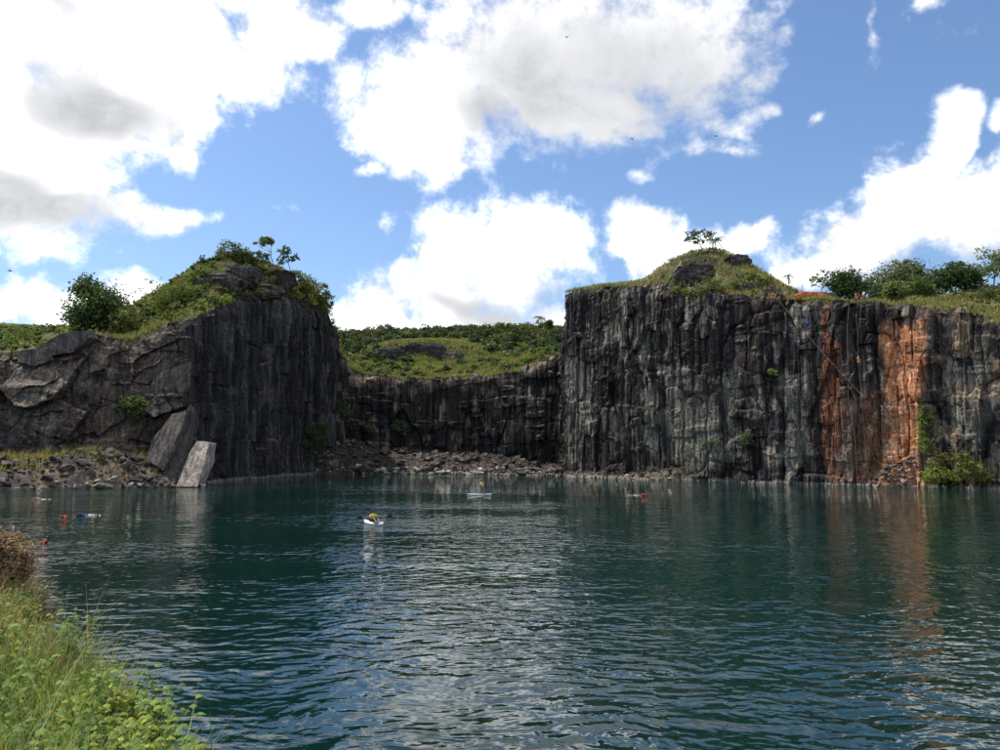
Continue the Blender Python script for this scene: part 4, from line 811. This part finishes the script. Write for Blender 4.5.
WL = ['leafy yellow green weed growing among the near bank grass', 'leafy mid green weed growing among the near bank grass', 'leafy dark green weed growing among the near bank grass', 'leafy lime yellow weed growing among the near bank grass']
P, e = scatter_bank(4200, (-7.5, -1.2), (4.4, 11.8), lambda x, y, e: (e > -1.1) & (e < 1.6) & (fbm(x / .8, y / .8, o=2, seed=730) > .42)); P = P[:290]
for i, p in enumerate(P):
    k = rng.integers(8); r_ = empty('weed_plant', p, rng.uniform(0, 6.28)); sc = rng.uniform(.7, 1.35); r_.scale = (sc, sc, sc); where = ' by the rock ledge' if p[1] > 9.3 else (' at the drop to the water' if e[i] < .1 else (' in the nearest corner' if p[1] < 6.2 else ' on the middle of the bank')); tag(r_, WL[k % 4].replace(' growing among the near bank grass', where + ', among grass'), 'weed', 'weeds on the near bank')
    for nm, me in zip(('stem', 'leaves'), WEEDS[k]):
        o = bpy.data.objects.new(nm, me); COL.objects.link(o); o.parent = r_

# ------------------------------------------------------------------ people
def ell_mesh(rad, nu=12, nv=8, cut=None, off=(0, 0, 0)):
    V = []; F = []; ph1 = math.pi if cut is None else cut
    for j in range(nv + 1):
        for i in range(nu):
            a, b = 2 * math.pi * i / nu, ph1 * j / nv; V.append((off[0] + rad[0] * math.cos(a) * math.sin(b), off[1] + rad[1] * math.sin(a) * math.sin(b), off[2] + rad[2] * math.cos(b)))
    for j in range(nv):
        for i in range(nu): F.append((j * nu + i, j * nu + (i + 1) % nu, (j + 1) * nu + (i + 1) % nu, (j + 1) * nu + i))
    return np.array(V), np.array(F)
SKIN = plain('skin', (.36, .2, .13), .5, .35, .06); SKIN_D = plain('dark_skin', (.16, .085, .055), .5, .35, .06); HAIR = plain('black_hair', (.015, .012, .01), .5, .3)
CLOTH = {k: plain(k + '_cloth', c, .8, .15, .1) for k, c in dict(black=(.018, .018, .02), navy=(.03, .045, .12), white=(.75, .74, .72), red=(.38, .05, .035), orange=(.75, .16, .04), yellow=(.72, .52, .06), blue=(.05, .16, .5), grey=(.2, .2, .21)).items()}
STAND = dict(pelvis=(0, 0, .95), waist=(0, 0, 1.10), chest=(0, .01, 1.30), neck=(0, 0, 1.46), head=(0, .02, 1.57), crown=(0, 0, 1.66), nose=(0, .10, 1.57),
             shL=(-.18, 0, 1.40), elL=(-.24, 0, 1.13), wrL=(-.25, .07, .89), shR=(.18, 0, 1.40), elR=(.24, 0, 1.13), wrR=(.25, .07, .89),
             hipL=(-.10, 0, .90), knL=(-.11, .03, .49), anL=(-.11, 0, .08), toL=(-.13, .15, .03), hipR=(.10, 0, .90), knR=(.11, .03, .49), anR=(.11, 0, .08), toR=(.13, .15, .03))
RAD = dict(pelvis=.145, waist=.125, chest=.15, neck=.058, head=.092, crown=.07, nose=.014, sh=.062, el=.043, wr=.030, hip=.088, kn=.058, an=.040, to=.036)
BONES = [('pelvis', 'waist', 'top'), ('waist', 'chest', 'top'), ('chest', 'neck', 'top'), ('neck', 'head', 'skin'), ('head', 'crown', 'skin'), ('head', 'nose', 'skin')]
for s_ in 'LR': BONES += [('chest', 'sh' + s_, 'top'), ('sh' + s_, 'el' + s_, 'top'), ('el' + s_, 'wr' + s_, 'skin'), ('pelvis', 'hip' + s_, 'bottom'), ('hip' + s_, 'kn' + s_, 'bottom'), ('kn' + s_, 'an' + s_, 'skin'), ('an' + s_, 'to' + s_, 'skin')]
def person(label, loc, rz, pose, top, bottom, skin=SKIN, vest=None, hair_len=0, tilt=0.0, helmet=None, grip=False):
    J = {k: np.array(v, float) for k, v in STAND.items()}; J.update({k: np.array(v, float) for k, v in pose.items()})
    names = list(J); V = [J[k] for k in names]; rad = [RAD.get(k, RAD.get(k[:-1])) for k in names]; E = [(names.index(a), names.index(b)) for a, b, _ in BONES]; roots = [0]
    for s_, sx in (('L', -1), ('R', 1)):
        w = J['wr' + s_]; d = unit(w - J['el' + s_]); side = unit(np.cross(d, (0, 1, .1))) * 1; fw = unit(np.cross(side, d))
        i = len(V); palm_ = w + d * .065; V += [palm_]; rad += [.033]; E.append((names.index('wr' + s_), i))
        for f in range(4):
            o_ = (f - 1.5) * .02; L = (.075, .085, .08, .062)[f]; a = palm_ + side * o_ + d * .01; b_ = a + d * L * .55 + fw * L * (.3 if not grip else .5); c_ = b_ + d * L * (.3 if not grip else -.1) + fw * L * .4
            j = len(V); V += [a, b_, c_]; rad += [.010, .0095, .008]; E += [(j, j + 1), (j + 1, j + 2)]; roots.append(j)
        j = len(V); a = palm_ - d * .03 - side * .022 * sx; V += [a, a - side * sx * .035 + d * .025, a - side * sx * .045 + d * .06 + fw * .02]; rad += [.012, .011, .009]; E += [(j, j + 1), (j + 1, j + 2)]; roots.append(j)
    me = bpy.data.meshes.new('skeleton'); me.from_pydata([tuple(v) for v in V], E, []); tmp = bpy.data.objects.new('skeleton', me); COL.objects.link(tmp)
    md = tmp.modifiers.new('skin', 'SKIN'); md.use_smooth_shade = True; sd = me.skin_vertices[0].data
    for i, r_ in enumerate(rad): sd[i].radius = (r_, r_ * .8 if names[i:i + 1] and names[i] in ('pelvis', 'waist', 'chest') else r_); sd[i].use_root = i in roots
    tmp.modifiers.new('sub', 'SUBSURF').levels = 1
    dg = bpy.context.evaluated_depsgraph_get(); body = bpy.data.meshes.new_from_object(tmp.evaluated_get(dg)); bpy.data.objects.remove(tmp); bpy.data.meshes.remove(me)
    body.materials.clear()
    for m_ in (skin, top or skin, bottom or skin): body.materials.append(m_)
    cen = np.array([p_.center[:] for p_ in body.polygons]); best = np.full(len(cen), 9.0); zone = np.zeros(len(cen), int)
    for a, b, z_ in BONES:
        A_, B_ = J[a], J[b]; ab = B_ - A_; t_ = np.clip(((cen - A_) @ ab) / (ab @ ab), 0, 1); dd = np.linalg.norm(cen - A_ - t_[:, None] * ab, axis=1); k = dd < best; best[k] = dd[k]; zone[k] = dict(skin=0, top=1, bottom=2)[z_]
    for p_, z_ in zip(body.polygons, zone): p_.material_index = int(z_); p_.use_smooth = True
    e = empty('person', loc, rz); e.scale = (1.06, 1.06, 1.06); e.rotation_euler = (tilt, 0, rz); tag(e, label, 'person'); obj('body', body, None, e)
    hd = J['head'] + (J['crown'] - J['head']) * .35; up = unit(J['crown'] - J['neck'])
    if helmet: v, f = ell_mesh((.115, .125, .12), cut=math.pi * .55, off=hd + np.array((0, -.01, .03))); obj('helmet', mesh_np(v, f, None, True), helmet, e)
    else:
        v, f = ell_mesh((.102, .112, .105), cut=math.pi * .58, off=hd + np.array((0, -.022, .025)))
        mb = MB(); mb.add(v, f)
        if hair_len: mb.add(*tube([hd + np.array((0, -.06, .03)), hd + np.array((0, -.11, -.10)), hd + np.array((0, -.11, -hair_len))], [.08, .085, .045], 8))
        obj('hair', mb.mesh(), HAIR, e)
    if vest:
        rings = []; A_, B_ = J['waist'] * .85 + J['pelvis'] * .15, J['neck'] * .75 + J['chest'] * .25; n = 14
        for u, w, dp in ((0, .165, .145), (.25, .18, .165), (.6, .195, .175), (.85, .185, .15), (1, .10, .09)):
            c_ = A_ + (B_ - A_) * u; rings += [c_ + np.array((w * math.cos(q * 2 * math.pi / n), dp * math.sin(q * 2 * math.pi / n), 0)) for q in range(n)]
        F = [(i * n + q, i * n + (q + 1) % n, (i + 1) * n + (q + 1) % n, (i + 1) * n + q) for i in range(4) for q in range(n)]
        obj('life_vest', mesh_np(rings, F, None, True), vest, e)
    return e
def thing(name, label, cat, loc, rz=0, group=None): return tag(empty(name, loc, rz), label, cat, group)
def tube_part(name, pts, r_, mat, parent, n=8):
    v, f = tube(pts, [r_] * len(pts) if np.isscalar(r_) else r_, n); return obj(name, mesh_np(v, f, None, True), mat, parent)
def hull(L, Wd, Hh, deck=.0, pw=2.4, n=17, m=14, rocker=.10):
    V = []; F = []
    for i in range(n):
        u = -1 + 2 * i / (n - 1); w = max(Wd / 2 * (1 - abs(u) ** pw), .012); z0 = rocker * u * u
        for k in range(m):
            a = 2 * math.pi * k / m; sn = math.sin(a); V.append((w * math.cos(a) * (1 if sn > 0 else .9), u * L / 2, z0 + Hh * (.5 + .5 * (abs(sn) ** .6) * (1 if sn > 0 else -1))))
    for i in range(n - 1):
        for k in range(m): F.append((i * m + k, i * m + (k + 1) % m, (i + 1) * m + (k + 1) % m, (i + 1) * m + k))
    V.append((0, -L / 2, rocker + Hh * .5)); V.append((0, L / 2, rocker + Hh * .5)); a, b = len(V) - 2, len(V) - 1
    F4 = F + [(k, k, (k + 1) % m, a) for k in range(0)]
    return np.array(V), np.array(F)
M_WHITE = plain('white_plastic', (.78, .78, .76), .35, .5, .05); M_TEAL = plain('dark_teal_plastic', (.01, .09, .085), .4, .5, .1); M_BLACK = plain('black_plastic', (.015, .015, .016), .45, .4, .1); M_ALU = plain('metal_shaft', (.35, .36, .37), .35, .5, .1, metal=.6)
# kayak
kp = water_at(373.5, 524.5); kz = R(217)
ky = thing('kayak', 'white and dark teal kayak under the paddler in the yellow vest', 'kayak', kp + np.array((0, 0, -.10)), kz)
v, f = hull(3.3, .78, .32); obj('hull', mesh_np(v, f, None, True), M_WHITE, ky); v, f = hull(1.35, .72, .16, rocker=.05); o = obj('deck_panel', mesh_np(v, f, None, True), M_TEAL, ky, (0, .74, .215)); v, f = ell_mesh((.24, .05, .2)); obj('seat_back', mesh_np(v, f, None, True), M_BLACK, ky, (0, -.32, .45))
SIT = dict(pelvis=(0, -.1, .12), waist=(0, -.12, .27), chest=(0, -.11, .48), neck=(0, -.1, .64), head=(0, -.07, .75), crown=(0, -.09, .84), nose=(0, .01, .75), shL=(-.18, -.1, .58), shR=(.18, -.1, .58), elL=(-.36, .02, .40), elR=(.36, .02, .40), wrL=(-.36, .26, .42), wrR=(.36, .26, .42),
           hipL=(-.1, -.06, .10), knL=(-.16, .36, .28), anL=(-.13, .72, .06), toL=(-.13, .80, .18), hipR=(.1, -.06, .10), knR=(.16, .36, .28), anR=(.13, .72, .06), toR=(.13, .80, .18))
person('dark haired paddler in a yellow vest sitting in the kayak', kp + np.array((0, 0, .19)), kz, SIT, CLOTH['yellow'], CLOTH['black'], SKIN, CLOTH['yellow'], .25, grip=True)
pd = thing('kayak_paddle', 'double bladed paddle with black blades held by the kayaker', 'paddle', kp + np.array((.0, 0, .66)), R(207))
fwd = .33
tube_part('shaft', [(-1.0, fwd, 0), (1.0, fwd, 0)], .026, M_ALU, pd)
for sx in (-1, 1): v, f = ell_mesh((.27, .04, .12)); obj('blade', mesh_np(v, f, None, True), M_BLACK, pd, (sx * 1.24, fwd, 0))
# stand up board
bp = water_at(479.5, 494.4)
bd = thing('paddle_board', 'long white board carrying the standing paddler in yellow', 'board', bp + np.array((0, 0, -.045)), R(97))
v, f = hull(3.3, .78, .12, rocker=.03); obj('hull', mesh_np(v, f, None, True), M_WHITE, bd); v, f = hull(1.5, .6, .02, rocker=.01); obj('deck_pad', mesh_np(v, f, None, True), plain('grey_pad', (.25, .26, .27), .8), bd, (0, -.1, .115))
pp = bp + np.array((.2, 0, .10))
person('standing paddler in a yellow vest on the white board', pp, R(-80), dict(elL=(-.3, .16, 1.2), wrL=(-.12, .38, 1.28), elR=(.3, .12, 1.12), wrR=(.22, .42, .98), knL=(-.14, .07, .5), knR=(.14, .07, .5), anL=(-.14, 0, .08), anR=(.14, 0, .08), toL=(-.16, .15, .04), toR=(.16, .15, .04)), CLOTH['yellow'], CLOTH['black'], SKIN_D, CLOTH['yellow'], 0, grip=True)
pd = thing('board_paddle', 'single bladed paddle held by the standing paddler', 'paddle', pp, R(-80)); tube_part('shaft', [(-.02, .40, 1.36), (.35, .47, .60), (.62, .52, .04)], .015, M_ALU, pd); v, f = ell_mesh((.11, .03, .24)); obj('blade', mesh_np(v, f, None, True), M_BLACK, pd, (.70, .54, -.12), (0, R(-25), 0)); tube_part('grip', [(-.08, .39, 1.37), (.05, .39, 1.37)], .018, M_BLACK, pd)
# swimmers
CRAWL = dict(elL=(-.34, .1, 1.62), wrL=(-.30, .22, 1.88), head=(0, .06, 1.57), crown=(0, .09, 1.66), nose=(0, .14, 1.53), elR=(.26, .06, 1.12), wrR=(.26, .14, .88))
FLOAT = dict(elL=(-.42, .18, 1.38), wrL=(-.55, .34, 1.5), elR=(.42, .18, 1.38), wrR=(.55, .34, 1.5), head=(0, -.08, 1.56), crown=(0, -.12, 1.65), nose=(0, .01, 1.60))
def foam(label, px, py, L, Wd, n=120):
    n = n // 2
    c = water_at(px, py); rg = np.random.default_rng(int(px)); parts = []
    prot = STONES[0]; vs = np.array([v_.co[:] for v_ in prot.vertices]); fs = np.array([p_.vertices[:] for p_ in prot.polygons if len(p_.vertices) == 3])
    for i in range(n):
        sz = rg.uniform(.02, .07); parts.append((vs * sz * np.array((1.5, 1.2, .5)) + np.array((rg.normal() * L / 2.2, rg.normal() * Wd / 2, rg.uniform(-.02, .02))), fs, np.tile((.8, .8, .8), (len(vs), 1))))
    o = obj('splash', join(parts), plain('foam', (.82, .84, .84), .7, .2, .05), None, c); tag(o, label, 'splash', None, 'stuff')
for lab, px, py, rz, pose, top, bot, dz, tl in (
    ('swimmer in a red vest nearest the dry grass ledge', 43, 543, R(-80), FLOAT, CLOTH['red'], CLOTH['black'], .02, R(-62)),
    ('swimmer in a red vest with dark hair left of the splash', 65, 516.5, R(60), FLOAT, CLOTH['red'], CLOTH['black'], -.02, R(-62)),
    ('dark swimmer kicking up white water in the left of the lake', 83, 515, R(75), CRAWL, CLOTH['navy'], CLOTH['navy'], .0, R(-78)),
    ('swimmer doing front crawl close to the left rubble shore', 38, 498.7, R(80), CRAWL, None, CLOTH['black'], .0, R(-78)),
    ('dark haired swimmer whose head shows above the dry grass', 14, 527.5, R(20), FLOAT, None, CLOTH['navy'], -.05, R(-50)),
    ('swimmer far out in front of the main right cliff', 644, 495, R(85), CRAWL, CLOTH['red'], CLOTH['black'], .02, R(-78))):
    w = water_at(px, py); fd = np.array((-math.sin(rz), math.cos(rz), 0)); k = math.cos(tl) * 1.5; person(lab, w - fd * math.sin(-tl) * 1.35 + np.array((0, 0, -math.cos(tl) * 1.42 + dz + .05)), rz, pose, top, bot, SKIN_D if 'dark' in lab else SKIN, tilt=tl)
foam('white splash behind the dark swimmer in the left of the lake', 90, 514.8, .9, .5, 130); foam('white splash beside the swimmer near the left shore', 44, 499.2, .8, .4, 90); foam('small white splash by the far swimmer', 634, 495, 1.0, .4, 90)

# ------------------------------------------------------------------ clifftop people, climbers, ropes
def rim(px, D):               # footing on the rock of the rim
    x_ = (px - 500) / FPX * D; Q = CP_MESH.reshape(-1, 3); k = np.hypot(Q[:, 0] - x_, Q[:, 1] - D) < .7; return np.array((x_, D, max(Q[k, 2].max() if k.any() else 0, ground(x_, D))))
for lab, px, py, rz, tp, bt, kw in (('person in an orange top at the cliff edge, left of the group of three', 861, 302, R(200), 'orange', 'navy', dict(helmet=CLOTH['white'])), ('person in a red top in the middle of the cliff edge group', 864.6, 302, R(160), 'red', 'black', {}), ('person in a pale top at the right of the cliff edge group', 869, 302.5, R(120), 'white', 'grey', {})):
    person(lab, rim(px, 131.6), rz, dict(elL=(-.3, .1, 1.16), wrL=(-.22, .3, 1.1)), CLOTH[tp], CLOTH[bt], SKIN_D, **kw)
for lab, px, py, rz, tp in (('seated onlooker in a brown top at the rim, left of the red earth', 771.5, 298.5, R(170), 'grey'), ('seated onlooker in an orange top at the rim beside the other seated onlooker', 776.5, 298.5, R(190), 'orange')):
    person(lab, rim(px, 142.2) + np.array((0, 0, .02)), rz, SIT, CLOTH[tp], CLOTH['black'], SKIN_D)
ABS = dict(elL=(-.3, .2, 1.45), wrL=(-.1, .35, 1.62), elR=(.3, -.05, 1.12), wrR=(.22, .0, .88), hipL=(-.1, .02, .9), knL=(-.2, .34, .72), anL=(-.22, .55, .42), toL=(-.22, .66, .5), hipR=(.1, .02, .9), knR=(.2, .34, .78), anR=(.22, .58, .55), toR=(.22, .68, .64))
M_ROPE = plain('rope', (.3, .28, .25), .8, .1, .1)
c1, n1_ = on_cliff(861.5, 363); wallrot = math.atan2(-n1_[0] * -1, -n1_[1]) if False else math.atan2(n1_[0], -n1_[1])
P1 = c1 + n1_ * 1.1; person('climber in an orange top and white helmet abseiling down the right cliff', P1 - np.array((0, 0, 1.0)), wallrot, ABS, CLOTH['orange'], CLOTH['white'], SKIN, helmet=CLOTH['white'], grip=True)
c2, n2_ = on_cliff(809, 324); P2 = c2 + n2_ * 1.1; person('climber in blue hanging near the rim under the red earth', P2 - np.array((0, 0, 1.0)), wallrot, ABS, CLOTH['blue'], CLOTH['navy'], SKIN_D, helmet=CLOTH['blue'], grip=True)
def rope(label, pts, r_=.02):
    b = np.array(pts[-1]); v, f = tube([np.array(p) - b for p in pts], [r_] * len(pts), 5); o = obj('climbing_rope', mesh_np(v, f, None, True), M_ROPE, None, b); tag(o, label, 'rope', 'ropes on the right cliff'); return o
def rp(px, py, out=.8):
    c, n = on_cliff(px, py); return c + n * out
rope('rope running from the rim past the abseiling climber to the water', [at(861.5, 302, 132), P1 + np.array((0, 0, 3.5)), P1 + np.array((-.05, 0, .62)), P1 + np.array((.3, -.2, -9)), rp(871, 474, 1.6)])
rope('long rope hanging left of the abseiling climber down to the water', [at(849, 304, 133), rp(850, 330, 1.4), rp(853, 400, 1.5), rp(858, 440, 1.7), rp(862, 482, 2.0)])
rope('rope from the rim to the climber in blue', [at(808, 302, 136.5), P2 + np.array((0, 0, .62))])
a_, b_ = at(779, 301, 141), rp(868, 396, 2.0); rope('taut line slanting across the right cliff from the rim', [a_, a_ + (b_ - a_) * .33 - np.array((0, 0, .35)), a_ + (b_ - a_) * .66 - np.array((0, 0, .35)), b_], .024)
# red earth cutting on the clifftop, with its pale stake and a mast
outcrop('bare red earth cutting on the clifftop left of the people', 813, 297, 19, 5.2, 141.8, (.42, .10, .05), .3, 51, 'earth_cutting', 'earth', blk=.12, tanmix=.1)
outcrop('dark brown earth lump at the right end of the red cutting', 831, 297, 5, 4.5, 140, (.10, .06, .045), .6, 52, 'earth_lump', 'earth', blk=.2)
m_ = thing('mast', 'thin pale mast standing above the red earth cutting', 'mast', at(802.5, 292, 150)); tp_ = at(802.5, 262, 150) - at(802.5, 292, 150); tube_part('pole', [(0, 0, 0), tuple(tp_)], [.06, .035], plain('galvanised', (.5, .5, .5), .5, .4, .1, metal=.5), m_); tube_part('crossbar', [tuple(tp_ * .93 - np.array((.35, 0, 0))), tuple(tp_ * .93 + np.array((.35, 0, 0)))], .025, M_ALU, m_)

# ------------------------------------------------------------------ birds
M_BIRD = plain('dark_plumage', (.02, .018, .017), .7, .2)
def bird(label, px, py, D, span, rz, bank_):
    e = thing('bird', label, 'bird', at(px, py, D), rz); e.rotation_euler = (R(10), bank_, rz)
    v, f = ell_mesh((.11 * span, .28 * span, .09 * span)); mb = MB(); mb.add(v, f); hv, hf = ell_mesh((.06 * span, .075 * span, .06 * span), off=(0, .3 * span, .02 * span)); mb.add(hv, hf); obj('body', mb.mesh(), M_BIRD, e)
    for sx in (-1, 1):
        V = [(sx * .05 * span, .12 * span, .03 * span), (sx * .28 * span, .17 * span, .10 * span), (sx * .5 * span, .06 * span, .12 * span), (sx * .52 * span, -.04 * span, .12 * span), (sx * .3 * span, -.06 * span, .09 * span), (sx * .05 * span, -.12 * span, .03 * span)]
        V2 = [(a, b, c - .02 * span) for a, b, c in V]; F = [(0, 1, 4, 5), (1, 2, 3, 4), (11, 10, 7, 6), (10, 9, 8, 7), (0, 6, 7, 1), (1, 7, 8, 2), (2, 8, 9, 3), (3, 9, 10, 4), (4, 10, 11, 5)]; obj('wing', mesh_np(V + V2, F, None, True), M_BIRD, e)
    v = [(-.03 * span, -.25 * span, 0), (.03 * span, -.25 * span, 0), (.09 * span, -.45 * span, 0), (-.09 * span, -.45 * span, 0)]; v2 = [(a, b, -.015 * span) for a, b, c in v]; obj('tail', mesh_np(v + v2, [(0, 1, 2, 3), (7, 6, 5, 4), (0, 4, 5, 1), (1, 5, 6, 2), (2, 6, 7, 3), (3, 7, 4, 0)]), M_BIRD, e)
bird('dark bird soaring high in front of the big grey cloud', 567, 37, 210, 1.5, R(40), R(-25)); bird('dark bird soaring in the blue below the big cloud', 716, 136, 220, 1.5, R(-60), R(20)); bird('tiny bird at the lower edge of the big cloud', 632, 139, 300, 1.4, R(80), R(10)); bird('small dark bird above the low cloud at the far left', 10, 271, 190, 1.5, R(-30), R(30))
